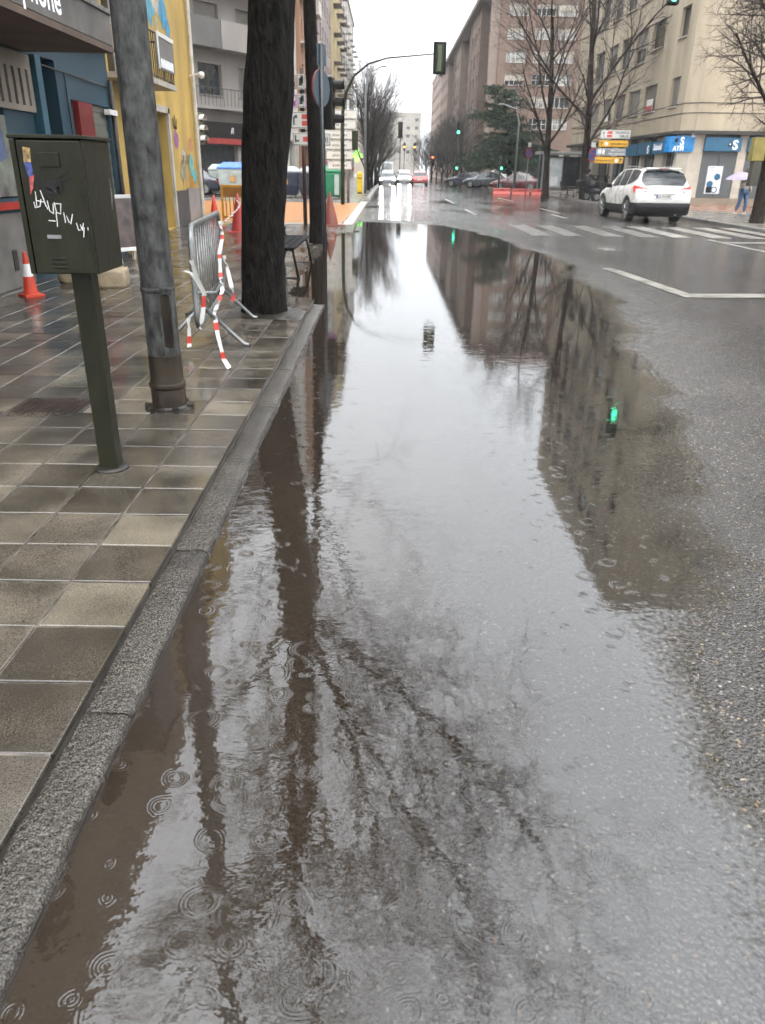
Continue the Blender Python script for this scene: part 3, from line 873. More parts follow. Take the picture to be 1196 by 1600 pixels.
for (a, b, c, d, fl, k) in wins:
    r = rng.random()
    bl = {0: 1.0 if k else .92}.get(fl, rng.choice([0, .3, .9, 1.0, .55]))
    if fl == 1 and k < 2: bl = 0
    if fl == 0 and k == 4: bl = .6
    window(b1, org, u, a, b, c, d, frame=FRB, pane=GLASS if fl else GLASS, mull=1, blind=bl, blindm=SHUT, sill=BEIGE2)
for (a, b, c, d, fl, k) in fwins:
    window(b1, (15.05,by0,0), X_, a, b, c, d, frame=FRB, pane=GLASS, mull=1, blind=rng.choice([0,.5,1.0]), blindm=SHUT, sill=BEIGE2)
# string courses and cornice above the shop
for z in (4.23, 4.66):
    m = MB(); m.box(14.478, 14.5, by0+.55, 66.9, z, z+.03); m.box(15.05, 35, by0-.022, by0, z, z+.03)
    m.prism([(14.478,by0+.55,z),(15.05-.008,by0-.022,z),(15.05,by0,z),(14.5,by0+.55,z)], (0,0,.03))
    m.build('string_course', DARKT, b1)
m = MB().prism([(14.2,66.9,3.3),(14.2,by0+.42,3.3),(14.92,by0-.3,3.3),(35,by0-.3,3.3),(35,by0+.5,3.3),(15.3,by0+.5,3.3),(14.9,by0+.8,3.3),(14.9,66.9,3.3)], (0,0,.16))
m.build('cornice', DARKT, b1)
# ground floor piers with stone slabs between the openings
gy = [(42.2,42.6),(44.3,45.7),(48.0,48.35),(50.6,51.3),(54.6,55.2),(59.0,60),(64,67)]
def slabs(x0, x1, y0, y1, z0=.12, z1=3.3, n=6):
    h = (z1-z0)/n
    for k in range(n):
        MB().cham(x0, x1, y0, y1, z0+k*h, z0+(k+1)*h-.006, .004).build('stone_slab', BEIGE2, b1)
for (ya, yb) in gy: slabs(14.55, 14.95, ya, yb)
for (xa, xb) in ((14.95,15.62),(17.36,17.78),(19.2,19.8),(22.5,23.4),(26,27)): slabs(xa, xb, by0+.03, by0+.4)
MB().prism([(14.55,42.2,.12),(14.95,by0+.03,.12),(14.95,by0+.4,.12),(14.9,42.2,.12)], (0,0,3.18)).build('corner_pier', BEIGE2, b1)
MB().box(14.9,35,by0+.45,by0+.5,.12,3.3).box(14.98,15.03,by0+.5,66.9,.12,3.3).build('shop_back_wall', pm('shop_dark', (.05,.055,.06), .25), b1)
MB().box(15.0,35,by0-.02,by0+.03,.12,.42).build('plinth', pm('brown_stone', (.24,.19,.14), .4), b1)
# bank shutters, fascias, poster
GREYSH = pm('grey_shutter', (.085,.095,.10), .4, var=.1)
m = MB().box(15.64,16.49,by0+.06,by0+.11,.43,2.55).box(16.51,17.34,by0+.06,by0+.11,.43,2.55); m.build('shutter', GREYSH, b1)
MB().box(17.8,19.18,by0+.06,by0+.11,.43,2.55).build('shutter', GREYSH, b1)
po = MB().box(16.02,16.78,by0+.03,by0+.045,.62,1.90).build('poster', pm('poster_white', (.62,.63,.65), .3, var=.04), b1)
def disc(mb, c, r, u, v, n=24, r0=0.0):
    c = Vector(c); u = Vector(u); v = Vector(v)
    if r0 == 0:
        mb.raw([c + u*r*math.cos(2*math.pi*k/n) + v*r*math.sin(2*math.pi*k/n) for k in range(n)], [tuple(range(n))])
    else:
        P = [c + u*q*math.cos(2*math.pi*k/n) + v*q*math.sin(2*math.pi*k/n) for k in range(n) for q in (r0, r)]
        mb.raw(P, [(2*k, 2*k+1, (2*k+3)%(2*n), (2*k+2)%(2*n)) for k in range(n)])
    return mb
yp = by0+.026
m = MB(); disc(m, (16.55,yp,1.40), .155, X_, Z_); disc(m, (16.24,yp,1.06), .155, X_, Z_); disc(m, (16.50,yp,.80), .155, X_, Z_, r0=.11)
m.build('poster_discs', BLUE, po)
MB().box(16.09,16.38,by0+.024,by0+.031,.66,.95).build('poster_block', BLACK, po)
m = MB(); text_mb(m, 'Hazlo todo', .07, (16.08,yp,1.80), X_, Z_); text_mb(m, 'con la app', .07, (16.08,yp,1.70), X_, Z_); m.build('poster_lettering', DARKT, po)
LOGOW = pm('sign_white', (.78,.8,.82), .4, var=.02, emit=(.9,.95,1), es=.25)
def bank_sign(x0, x1, z0, z1, face, pos, s_at=None, txt=None, txt_at=None, size=.3):
    if face == 'front':
        fo = MB().box(x0, x1, pos-.18, pos, z0, z1).build('fascia_sign', BLUE, b1, bevel=.008); yy = pos-.186
        U = X_
        P = lambda a, z: (a, yy, z)
    else:
        fo = MB().box(pos-.18, pos, x0, x1, z0, z1).build('fascia_sign', BLUE, b1, bevel=.008); U = -Y_
        P = lambda a, z: (pos-.186, a, z)
    if s_at:
        a, z, r = s_at
        m = MB(); p = Vector(P(a, z)); disc(m, p, r*.62, U, Z_); m.build('logo_disc', BLACK, fo)
        nn = U.cross(Z_)
        m = MB(); disc(m, p + nn*.004 + Z_*r*.12, r*.22, U, Z_, 10)
        text_mb(m, 'S', r*3.4, p + nn*.005 + U*r*.75 - Z_*r*1.2, U, Z_, weight=.02); m.build('logo_letter', LOGOW, fo)
    if txt:
        m = MB(); text_mb(m, txt, size, P(*txt_at), U, Z_, weight=.012); m.build('lettering', LOGOW, fo)
    return fo
bank_sign(15.6, 17.4, 2.56, 3.17, 'front', by0, (16.82, 2.86, .17))
bank_sign(17.75, 19.4, 2.56, 3.17, 'front', by0, (18.15, 2.95, .15))
# projecting cash-machine sign on the chamfer
at_ = MB().prism([(14.12,43.0,2.52),(14.2,42.45,2.52),(14.95,41.45,2.52),(15.1,41.55,2.52),(14.6,42.6,2.52),(14.55,43.0,2.52)], (0,0,.72)).build('projecting_sign', pm('bank_blue_lit', (.012,.15,.36), .3, emit=(.01,.16,.42), es=.4), b1)
uu = Vector((14.95-14.2, 41.45-42.45, 0)).normalized(); nn = uu.cross(Z_)
m = MB(); p0 = Vector((14.2,42.45,2.52)) + nn*.008
text_mb(m, 'S', .52, p0 + uu*.58 + Z_*.30, uu, Z_, weight=.02); text_mb(m, 'ATM', .30, p0 + uu*.22 + Z_*.06, uu, Z_, weight=.012); m.build('lettering', LOGOW, at_)
m = MB(); disc(m, p0 + uu*.36 + Z_*.52, .1, uu, Z_); m.build('logo_disc', BLACK, at_)
bank_sign(42.75, 45.6, 2.48, 3.1, 'street', 14.5, None, 'Sabadell', (45.35, 2.66), .42)
bank_sign(45.85, 48.2, 2.45, 3.08, 'street', 14.5, (46.5, 2.72, .16))
bank_sign(48.3, 51.0, 2.45, 3.05, 'street', 14.5)
for ya, yb in ((42.6,44.3),(45.7,48.0),(48.35,50.6),(51.3,54.6)):
    o = MB().box(14.78,14.82,ya,yb,.42,2.5).build('shop_window', GLASS, b1)
    MB().box(14.74,14.86,(ya+yb)/2-.04,(ya+yb)/2+.04,.42,2.5).build('mullion', GREYM, o)
MB().box(14.70,14.735,49.0,50.2,.7,1.75).build('window_poster', pm('poster_white', (.62,.63,.65)), b1)
m = MB().box(14.46,14.495,47.1,48.2,4.7,5.25); m.build('for_sale_board', pm('board_white', (.7,.68,.66), .4, var=.03), b1)
MB().box(14.44,14.459,47.1,48.2,4.7,4.93).build('for_sale_band', pm('board_red', (.45,.10,.09), .4), b1)
MB().box(14.46,14.495,56.3,57.2,4.65,5.15).build('window_board', pm('board_white', (.7,.68,.66)), b1)
m = MB().tube([(14.9,by0-.25,3.25),(14.8,by0-.5,3.3),(14.75,by0-.62,3.22)], .03, 6).box(14.66,14.84,by0-.8,by0-.6,3.14,3.24); m.build('wall_lamp', GREYM, b1)
m = MB().tube([(18.4,by0-.25,3.25),(18.4,by0-.5,3.3)], .03, 6).box(18.32,18.48,by0-.8,by0-.5,3.16,3.26); m.build('wall_lamp', GREYM, b1)

# --- brown brick block facing down the side street
BRICK = pm('brown_brick', (.205,.140,.108), .85, var=.10, scale=1.2, zs=.5, bump=.15, bscale=30)
BRICKL = pm('pale_hazed_brick', (.27,.21,.175), .8, var=.08, scale=1)  # pale trim brick, also used to paint haze onto the flank piers
b2 = bld('brick_block', 'brown brick apartment block with white framed windows behind the cedar')
bX, bY, bTop = 12.4, 100.0, 20.2
cols = [(13.3,15.5,1,3),(16.4,18.55,1,3),(18.75,21.0,0,3),(22.3,24.6,1,2),(26,28.2,1,2)]
wins = []
for fl in range(6):
    zt = 18.55 - 2.27*fl
    if zt < 5: break
    for (xa, xb, w, mu) in cols: wins.append((xa-bX, xb-bX, zt-1.15, zt, mu, w))
m = MB(); facade(m, (bX,bY,0), X_, 24, 0, bTop, [w[:4] for w in wins]+[(4,23,.2,3.4)])
for (a, b, c, d, mu, w) in wins:
    window(b2, (bX,bY,0), X_, a, b, c, d, depth=.2, frame=FRW, pane=CURT if rng.random()<.65 else GLASS, mull=mu, blind=rng.choice([0,0,.35,.55]), blindm=pm('cream_blind',(.55,.50,.42),.6), sill=BRICKL, rows=1 if rng.random()<.5 else 0)
# street flank with stepped bays
SW = []
org = Vector((bX, 190.0, 0)); 
bays = [(100,112,0),(112,124,-.9),(124,140,.0),(140,152,-.9),(152,168,0),(168,190,-.9)]
for (ya, yb, off) in bays:
    ww = []
    Wd = yb-ya
    for fl in range(7):
        zt = 18.2-2.6*fl
        if zt < 4.5: break
        for k in range(max(2, int(Wd/4))):
            c = (k+.5)*Wd/max(2, int(Wd/4)); ww.append((c-.9, c+.9, zt-1.3, zt))
    o2 = Vector((bX+off, yb, 0))
    facade(m, o2, -Y_, Wd, 0, bTop, ww, .2)
    if off: m.raw([(bX+off,ya,0),(bX,ya,0),(bX,ya,bTop),(bX+off,ya,bTop)], [(0,1,2,3)])
    for (a, b, c, d) in ww:
        window(b2, o2, -Y_, a, b, c, d, depth=.2, frame=FRW, pane=CURT if rng.random()<.6 else GLASS, mull=1, sill=BRICKL)
m.raw([(bX,bY,bTop),(36.4,bY,bTop),(36.4,190,bTop),(bX,190,bTop)], [(0,1,2,3)])
m.build('wall', BRICK, b2)
for (ya) in (100.6, 111.5, 123.6, 139.6, 151.5, 167.4):
    MB().box(bX-1.05, bX+.12, ya-.35, ya+.35, 0, bTop-.4).build('pier', BRICKL if ya in (100.6,123.6,139.6,167.4) else BRICK, b2)  # most piers paler: haze and reflected light on the flank put into colour
MB().box(bX-1.7, 36.6, bY-.9, 191, bTop, bTop+.5).build('eaves', pm('dark_eaves', (.17,.13,.11), .7), b2)
m = MB().prism([(bX-1.5,bY-.7,bTop+.5),(36,bY-.7,bTop+.5),(33,bY+3,bTop+3),(bX+3,bY+3,bTop+3)], (0,0,.02))
MB().raw([(bX-1.5,bY-.7,bTop+.5),(36.4,bY-.7,bTop+.5),(33,bY+5,bTop+3.2),(bX+4,bY+5,bTop+3.2),(bX-1.5,190.8,bTop+.5),(bX+4,186,bTop+3.2),(36.4,190.8,bTop+.5),(33,186,bTop+3.2)], [(0,1,2,3),(4,0,3,5),(3,2,7,5),(1,6,7,2)]).build('roof', pm('roof_tile', (.16,.10,.075), .8), b2)
for (x,y) in ((15,108),(16,130),(15,150)):
    MB().box(x-.6,x+.6,y-.5,y+.5,bTop+1.2,bTop+4.2).build('chimney', BRICK, b2)
GRS = pm('green_fascia', (.02,.30,.10), .35, emit=(.02,.35,.1), es=.15)
for (xa, xb) in ((17.2,20.4),(21.2,24.8)):
    MB().box(xa, xb, bY-.25, bY-.02, 2.55, 3.05).build('shop_fascia', GRS, b2)
MB().box(16.5,35,bY+.6,bY+.65,.2,3.4).build('shop_window', GLASS, b2)
for x in (16.6,20.7,25,29): MB().box(x-.25,x+.25,bY-.01,bY+.6,.1,3.4).build('shop_pier', BEIGE2, b2)
MB().box(21.3,24.4,bY-.15,bY-.05,.9,2.2).build('shop_poster', pm('orange_poster',(.5,.2,.06),.4), b2)

# --- generic street block for the far ends
def block(name, label, x0, x1, y0, y1, top, wallm, faces, frame=FRW, pitch=2.9, wz=1.35, ww=1.5, gap=3.2, first=4.6, panes=None, roofm=None, shop=True, balc=None, blindp=.3):
    b = bld(name, label)
    m = MB()
    for fc in faces:
        if fc == 'front': o, u, W = Vector((x0,y0,0)), X_, x1-x0
        elif fc == 'left': o, u, W = Vector((x0,y1,0)), -Y_, y1-y0      # faces -X
        else: o, u, W = Vector((x1,y0,0)), Y_, y1-y0                     # faces +X
        ws = []
        n = max(1, int(W/gap)); z = first
        while z + wz < top-.5:
            for k in range(n):
                c = (k+.5)*W/n; ws.append((c-ww/2, c+ww/2, z, z+wz))
            z += pitch
        if shop: ws2 = ws + [(.6, W-.6, .15, 3.3)]
        else: ws2 = ws
        facade(m, o, u, W, 0, top, ws2, .2)
        for (a, bb, c, d) in ws:
            window(b, o, u, a, bb, c, d, depth=.2, frame=frame, pane=(CURT if rng.random()<.4 else GLASS), mull=1, blind=rng.choice([.4,1.0]) if rng.random()<blindp else 0, blindm=pm('cream_blind',(.55,.50,.42),.6), sill=BEIGE2)
        if shop:
            nn = u.cross(Z_)
            p = o - nn*.5
            q = [p+u*.4+Z_*.1, p+u*(W-.4)+Z_*.1, p+u*(W-.4)+Z_*3.35, p+u*.4+Z_*3.35]
            MB().raw(q, [(0,1,2,3)]).build('shop_window', pm('shop_dark', (.05,.055,.06), .25), b)
            k = 0; a = .6
            while a < W-1:
                pp = o + u*a
                MB().prism([pp-nn*.45, pp+u*.4-nn*.45, pp+u*.4-nn*.02, pp-nn*.02], (0,0,3.4)).build('shop_pier', wallm, b); a += 4.2
        if balc:
            z = first-.35; 
            while z < top-3:
                for k in range(0, n, 2):
                    c = (k+.5)*W/n
                    nn = u.cross(Z_); p = o + u*(c-1.3) + Z_*z
                    q = MB().prism([p, p+u*2.6, p+u*2.6+nn*.9, p+nn*.9], (0,0,.14))
                    q.prism([p+nn*.85+Z_*.14, p+u*2.6+nn*.85+Z_*.14, p+u*2.6+nn*.9+Z_*.14, p+nn*.9+Z_*.14], (0,0,.85)); q.build('balcony', balc, b)
                z += pitch
    m.raw([(x0,y0,top),(x1,y0,top),(x1,y1,top),(x0,y1,top)], [(0,1,2,3)])
    sides = {'front': [(x0,y0),(x1,y0)], 'right': [(x1,y0),(x1,y1)], 'back': [(x1,y1),(x0,y1)], 'left': [(x0,y1),(x0,y0)]}
    for s, (p, q) in sides.items():
        if s not in faces: m.raw([(*p,0),(*q,0),(*q,top),(*p,top)], [(0,1,2,3)])
    m.build('wall', wallm, b)
    MB().box(x0-.25,x1+.25,y0-.25,y1+.25,top,top+.35).build('cornice', roofm or BEIGE2, b)
    return b
WHITER = pm('white_render', (.55,.53,.48), .8, var=.08, scale=.6, zs=.3)
ORBR = pm('orange_brown_render', (.36,.19,.11), .8, var=.1, scale=.6, zs=.3)
CREAM = pm('cream_render', (.52,.42,.22), .8, var=.08, scale=.6, zs=.3)
GREYB = pm('grey_stone', (.27,.25,.235), .75, var=.1, scale=.5, zs=.4)
block('white_block', 'white rendered block between the grey corner block and the orange brown block', -20,-7,58.6,65.5,24,WHITER,['right'],gap=3.4,ww=1.0,balc=None)
ob = block('orange_block', 'orange brown apartment block with a pale edge beyond the white block', -20,-6.7,65.6,79,25,ORBR,['right','front'],gap=3.2,ww=1.1,balc=WHITER)
block('plum_block', 'mauve grey apartment block before the yellow tower', -20,-6.9,79.1,103,26,pm('mauve_render',(.27,.22,.21),.8,var=.1,scale=.6,zs=.3),['right','front'],gap=3.0)
block('cream_tower', 'pale yellow balconied tower on the left row of the avenue', -20,-6.6,103.1,122,29,CREAM,['right','front'],gap=3.0,ww=1.4,balc=pm('dark_balcony',(.10,.07,.05),.6))
block('pale_block', 'pale grey block last in the left row of the avenue', -20,-7.2,122.1,175,27,pm('pale_grey_render',(.42,.39,.36),.8,var=.1,scale=.6,zs=.3),['right','front'],gap=3.4,balc=WHITER)
block('far_tower', 'round cornered brick tower rising over the far right trees', 13.0,26,215,260,25,pm('rose_brick',(.27,.19,.155),.8,var=.1,scale=.8),['left','front'],gap=3.2,ww=2.4,shop=False)
block('end_block', 'cream block closing the avenue in the distance', -4,13,340,360,22,pm('pale_cream_render',(.40,.37,.32),.8,var=.1,scale=.3),['front'],gap=3.4,shop=False)
block('end_block', 'tan block closing the avenue behind the left row of trees', -22,-4.3,330,350,19,pm('tan_render',(.38,.32,.25),.8,var=.1,scale=.3),['front','right'],gap=3.4,shop=False)

# --- grey corner block on the far side of the side street (chamfered face)
b3 = bld('grey_block', 'dark grey concrete block with overhanging upper floors and a red shop sign')
P0 = Vector((-14.5,48.6,0)); uc = Vector((.56,.83,0)).normalized(); nc = uc.cross(Z_); Wc = 12.2
ww = []
for fl in range(6):
    for c in (2.6, 6.1, 9.6): ww.append((c-1.0, c+1.0, 5.6+3.2*fl, 7.3+3.2*fl))
m = MB(); facade(m, P0, uc, Wc, 3.4, 23, ww, .3)
for w in ww: window(b3, P0, uc, *w, depth=.3, frame=FRB, pane=GLASS, mull=1, sill=GREYB, blind=rng.choice([0,.6,1.0]), blindm=SHUT)
A_ = P0; B_ = P0 + uc*Wc
m.raw([A_+Z_*3.4, Vector((-40,48.6,3.4)), Vector((-40,48.6,23)), A_+Z_*23], [(0,1,2,3)])
m.raw([B_+Z_*3.4, Vector((B_.x,70,3.4)), Vector((B_.x,70,23)), B_+Z_*23], [(0,1,2,3)])
m.raw([A_+Z_*23, B_+Z_*23, Vector((B_.x,70,23)), Vector((-40,70,23)), Vector((-40,48.6,23))], [(0,1,2,3,4)])
m.raw([A_+Z_*3.4, B_+Z_*3.4, Vector((B_.x,70,3.4)), Vector((-40,70,3.4)), Vector((-40,48.6,3.4))], [(4,3,2,1,0)])
m.build('wall', GREYB, b3)
GREYD = pm('dark_grey_panel', (.12,.115,.11), .7, var=.12, scale=.7)
for fl in range(6):
    z = 8.0 + 3.2*fl
    for k in range(4):
        a = .06+k*3.05
        p = P0 + uc*a + nc*.004 + Z_*z
        MB().prism([p, p+uc*2.95, p+uc*2.95+nc*1.15, p+nc*1.15], (0,0,.5 if fl else 1.5)).build('overhang_panel', GREYD if (fl or k%2) else GREYB, b3)
p = P0 + uc*.5 + nc*.9 + Z_*4.9
q = MB()
for k in range(34): q.tube([p+uc*(k*.32), p+uc*(k*.32)+Z_*1.0], .012, 4)
q.tube([p+Z_*1.0, p+uc*10.6+Z_*1.0], .025, 5); q.build('railing', DARKT, b3)
p = P0 + uc*.4 + nc*.02 + Z_*4.75
MB().prism([p, p+uc*10.8, p+uc*10.8+nc*.95, p+nc*.95], (0,0,.16)).build('balcony_slab', GREYB, b3)
p = P0 - nc*.5 + Z_*.1
MB().raw([p, p+uc*Wc, p+uc*Wc+Z_*3.3, p+Z_*3.3], [(0,1,2,3)]).build('shop_window', pm('shop_dark', (.05,.055,.06), .25), b3)
for a in (.2, 4.2, 8.2, 11.7):
    p = P0 + uc*a - nc*.4
    MB().prism([p, p+uc*.45, p+uc*.45+nc*.35, p+nc*.35], (0,0,3.4)).build('shop_pier', GREYB, b3)
p = P0 + uc*4.7 + nc*.05 + Z_*2.75
fa = MB().prism([p, p+uc*6.2, p+uc*6.2+nc*.2, p+nc*.2], (0,0,1.35)).build('shop_fascia', pm('black_fascia',(.018,.014,.014),.4), b3)
q = MB().prism([p+uc*.5+nc*.205+Z_*.1, p+uc*5.4+nc*.205+Z_*.1, p+uc*5.4+nc*.22+Z_*.1, p+uc*.5+nc*.22+Z_*.1], (0,0,.32)); q.build('red_band', pm('red_band',(.35,.05,.045),.4), fa)
q = MB(); 
text_mb(q, 'R', .5, p+uc*2.6+nc*.215+Z_*.72, uc, Z_, shear=.3)
q.build('lettering', LOGOW, fa)
p = P0 + uc*1.6 + nc*.03 + Z_*.3
bn = MB().prism([p, p+uc*1.2, p+uc*1.2+nc*.03, p+nc*.03], (0,0,2.6)).build('banner', pm('black_fascia',(.018,.014,.014)), b3)
q = MB().raw([p+uc*.4+nc*.04+Z_*2.4, p+uc*.6+nc*.04+Z_*1.0, p+uc*.8+nc*.04+Z_*2.4], [(0,1,2)]); q.build('banner_shirt', LOGOW, bn)
q = MB().raw([p+nc*.038+Z_*.1, p+uc*.6+nc*.038+Z_*.1, p+uc*.6+nc*.038+Z_*.6, p+nc*.038+Z_*.6], [(0,1,2,3)]); q.build('banner_patch', pm('red_band',(.35,.05,.045)), bn)
q = MB(); text_mb(q, 'R', .5, p+uc*.62+nc*.045+Z_*.2, uc, Z_, shear=.3); q.build('lettering', LOGOW, bn)

# --- blue shop and yellow house at the near left
BLUEW = pm('blue_wall_paint', (.021,.060,.088), .5, var=.2, scale=1.6, zs=.6)
BLUEL = pm('blue_frame_paint', (.035,.115,.165), .4, var=.15, scale=3)
CONC = pm('weathered_concrete', (.155,.145,.135), .7, var=.25, scale=1.8, bump=.15, bscale=30)
CONCB = pm('stained_soffit', (.13,.09,.07), .8, var=.25, scale=1.5)
YEL = pm('yellow_render', (.46,.315,.085), .75, var=.16, scale=1.3, zs=.4, bump=.1)
YELD = pm('old_yellow_render', (.24,.185,.115), .75, var=.2, scale=1.3, zs=.4)
GREYP = pm('grey_paint', (.22,.22,.215), .55, var=.15, scale=2)
BGE = pm('beige_panel', (.28,.245,.205), .6, var=.1, scale=3)
b4 = bld('shop_house', 'blue painted shop front under a concrete canopy with lettering')
XB = -4.8
m = MB()
facade(m, (XB, 3.0, 0), Y_, 11.75, 0, 3.3, [(7.9,8.47,2.12,2.8),(5.2,7.6,1.1,2.8),(8.75,9.45,.05,2.85),(9.9,11.6,.05,2.4)], .3)
m.build('shop_wall', BLUEW, b4)
m = MB()
facade(m, (XB, 3.0, 0), Y_, 11.75, 3.3, 11.4, [(a, a+1.2, z, z+1.9) for z in (4.0,7.2) for a in (1.5,4.2,7.0,9.6)], .3)
m.raw([(XB,3,11.4),(XB,14.75,11.4),(-16,14.75,11.4),(-16,3,11.4)], [(0,1,2,3)])
m.raw([(XB,14.75,0),(-16,14.75,0),(-16,14.75,11.4),(XB,14.75,11.4)], [(0,1,2,3)])
m.raw([(XB,3,0),(-16,3,0),(-16,3,11.4),(XB,3,11.4)], [(3,2,1,0)])
m.build('wall', YELD, b4)
for z in (4.0, 7.2):
    for a in (1.5,4.2,7.0,9.6): window(b4, (XB,3,0), Y_, a, a+1.2, z, z+1.9, depth=.3, frame=FRB, pane=GLASS, mull=1)
# concrete canopy with fascia, soffit
MB().box(-4.79, -3.6, 2.5, 11.42, 2.83, 2.9).build('soffit', CONCB, b4)
fa = MB().box(-3.72, -3.6, 2.5, 11.42, 2.905, 3.25).build('canopy_fascia', CONC, b4, bevel=.01)
MB().box(-4.79, -3.725, 2.5, 11.42, 2.905, 3.2).build('canopy_deck', CONC, b4)
MB().box(-3.66,-3.57,2.5,11.44,3.25,3.30).build('fascia_coping', GREYM, fa)
m = MB(); text_mb(m, 'phone', .40, (-3.594, 8.75, 2.99), Y_, Z_, weight=.008); m.build('lettering', LOGOW, fa)
MB().box(-4.78,-4.6,2.6,15.0,3.26,3.62).build('upper_ledge', YELD, b4)
# beige slotted grille panel
pn = MB()
px0, px1, pz0, pz1 = 8.55, 11.46, 2.13, 2.80
pn.box(XB+.01, XB+.06, px0, px1, pz0, 2.2).box(XB+.01,XB+.06,px0,px1,2.62,pz1)
ygr = px0
while ygr < px1:
    pn.box(XB+.01,XB+.06,ygr,min(ygr+.12,px1),2.2,2.62); ygr += .2
pn.build('grille_panel', BGE, b4)
MB().box(XB-.25, XB-.2, 8, 11.2, .9, 2.8).build('recess_back', DARKT, b4)
MB().box(XB+.004,XB+.12,11.5,11.68,1.1,2.82).build('shop_post', BLUEL, b4)
m = MB(); m.lathe([(.02,-.01),(.17,-.01),(.17,.03),(.02,.03)], 20, (XB+.06,11.62,1.75), Matrix.Rotation(math.radians(90),4,'Y')); m.build('round_fitting', BLUEL, b4)
MB().box(XB-.28,XB-.22,11.76,12.44,.05,2.84).build('doorway_back', pm('brown_door',(.05,.036,.028),.5), b4)
MB().box(XB-.2,XB-.1,11.78,12.0,.05,1.9).build('door', BGE, b4)
for k in range(4): MB().box(XB-.1,XB-.092,11.80+k*.05,11.825+k*.05,.5,1.75).build('door_slot', DARKT, b4)
MB().box(XB+.003,XB+.09,12.95,13.55,.05,2.38).build('red_cabinet', pm('dark_red_paint',(.16,.012,.012),.4,var=.2), b4)
sh = MB()
for k in range(26): sh.box(XB-.10+.01*(k%2), XB-.06+.01*(k%2), 13.56, 14.58, .05+k*.09, .05+k*.09+.088)
sh.build('roller_shutter', pm('grey_green_shutter',(.14,.145,.12),.5,var=.15), b4)
MB().box(XB+.002,XB+.10,14.35,14.75,2.28,2.36).build('white_bracket', WHITEP, b4)
# mural-covered stall riser with red ledge
mu = pm('mural_print', (.20,.22,.17), .45, var=.6, scale=2.6, col2=(.05,.035,.06))
MB().box(XB-.05,XB+.0,8.1,10.6,1.12,2.05).build('mural_window', mu, b4)
COLS = [(.35,.32,.12),(.08,.2,.1),(.3,.12,.14),(.12,.16,.3),(.36,.36,.34),(.25,.12,.06)]
for k in range(16):
    y = rng.uniform(8.3,10.4); z = rng.uniform(1.2,1.95); w = rng.uniform(.06,.2); hgt = rng.uniform(.08,.3)
    m = MB().raw([(XB+.004+k*.0006,y-w,z-hgt),(XB+.004+k*.0006,y+w,z-hgt*.7),(XB+.004+k*.0006,y+w*.6,min(2.02,z+hgt)),(XB+.004+k*.0006,y-w*.7,min(2.03,z+hgt*.6))], [(0,1,2,3)])
    m.build('mural_patch', pm('mural%d'%(k%6), COLS[k%6], .5, var=.3, scale=8), b4)
MB().box(XB+.002,XB+.12,6,10.62,.98,1.06).build('red_ledge', pm('red_ledge_paint',(.42,.03,.02),.35), b4)
MB().box(XB+.002,XB+.05,6,10.62,.04,.93).build('stall_riser', CONC, b4)
MB().box(XB+.052,XB+.062,10.05,10.17,.25,.5).build('riser_vent', DARKT, b4)

MB().tube([(XB+.03,3.2,2.74),(XB+.03,8,2.70),(XB+.03,12,2.74),(XB+.03,14.7,2.70)], .012, 5).build('cable', BLACK, b4)
MB().tube([(XB+.03,12.7,2.72),(XB+.03,12.72,1.9),(XB+.03,12.70,1.2)], .010, 5).build('cable', BLACK, b4)
MB().box(XB+.003,XB+.10,12.62,12.80,1.62,1.90).build('junction_box', GREYP, b4, bevel=.01)
MB().tube([(XB+.05,14.68,.05),(XB+.05,14.68,2.8)], .04, 8).build('drain_pipe', DARKT, b4, smooth=True)
b5 = bld('yellow_house', 'yellow rendered house with an iron balcony and painted mural on its corner')
XY = -5.5
op = [(4.95,6.2,.05,2.68),(2.2,3.5,3.05,5.2)] + [(a, a+1.1, z, z+2.0) for z in (6.4,9.3) for a in (2.2,5.6)]
m = MB(); facade(m, (XY, 14.8, 0), Y_, 9.2, 0, 12.2, op, .3)
m.raw([(XY,24,0),(-16,24,0),(-16,24,12.2),(XY,24,12.2)], [(0,1,2,3)])
m.raw([(XY,14.8,0),(-16,14.8,0),(-16,14.8,12.2),(XY,14.8,12.2)], [(3,2,1,0)])
m.raw([(XY,14.8,12.2),(XY,24,12.2),(-16,24,12.2),(-16,14.8,12.2)], [(0,1,2,3)])
m.build('wall', YEL, b5)
for z in (6.4,9.3):
    for a in (2.2,5.6): window(b5, (XY,14.8,0), Y_, a, a+1.1, z, z+2.0, depth=.3, frame=FRW, pane=GLASS, mull=1)
window(b5, (XY,14.8,0), Y_, 2.2, 3.5, 3.05, 5.2, depth=.3, frame=FRW, pane=GLASS, mull=1)
MB().box(XY-.3,-5.35,14.82,15.02,1.15,3.1).build('pilaster', YELD, b5)
m = MB()
for k in range(6): m.box(-5.36,-5.32,15.0,15.1,1.2+k*.33,1.36+k*.33)
m.build('pilaster_quoins', WHITEP, b5)
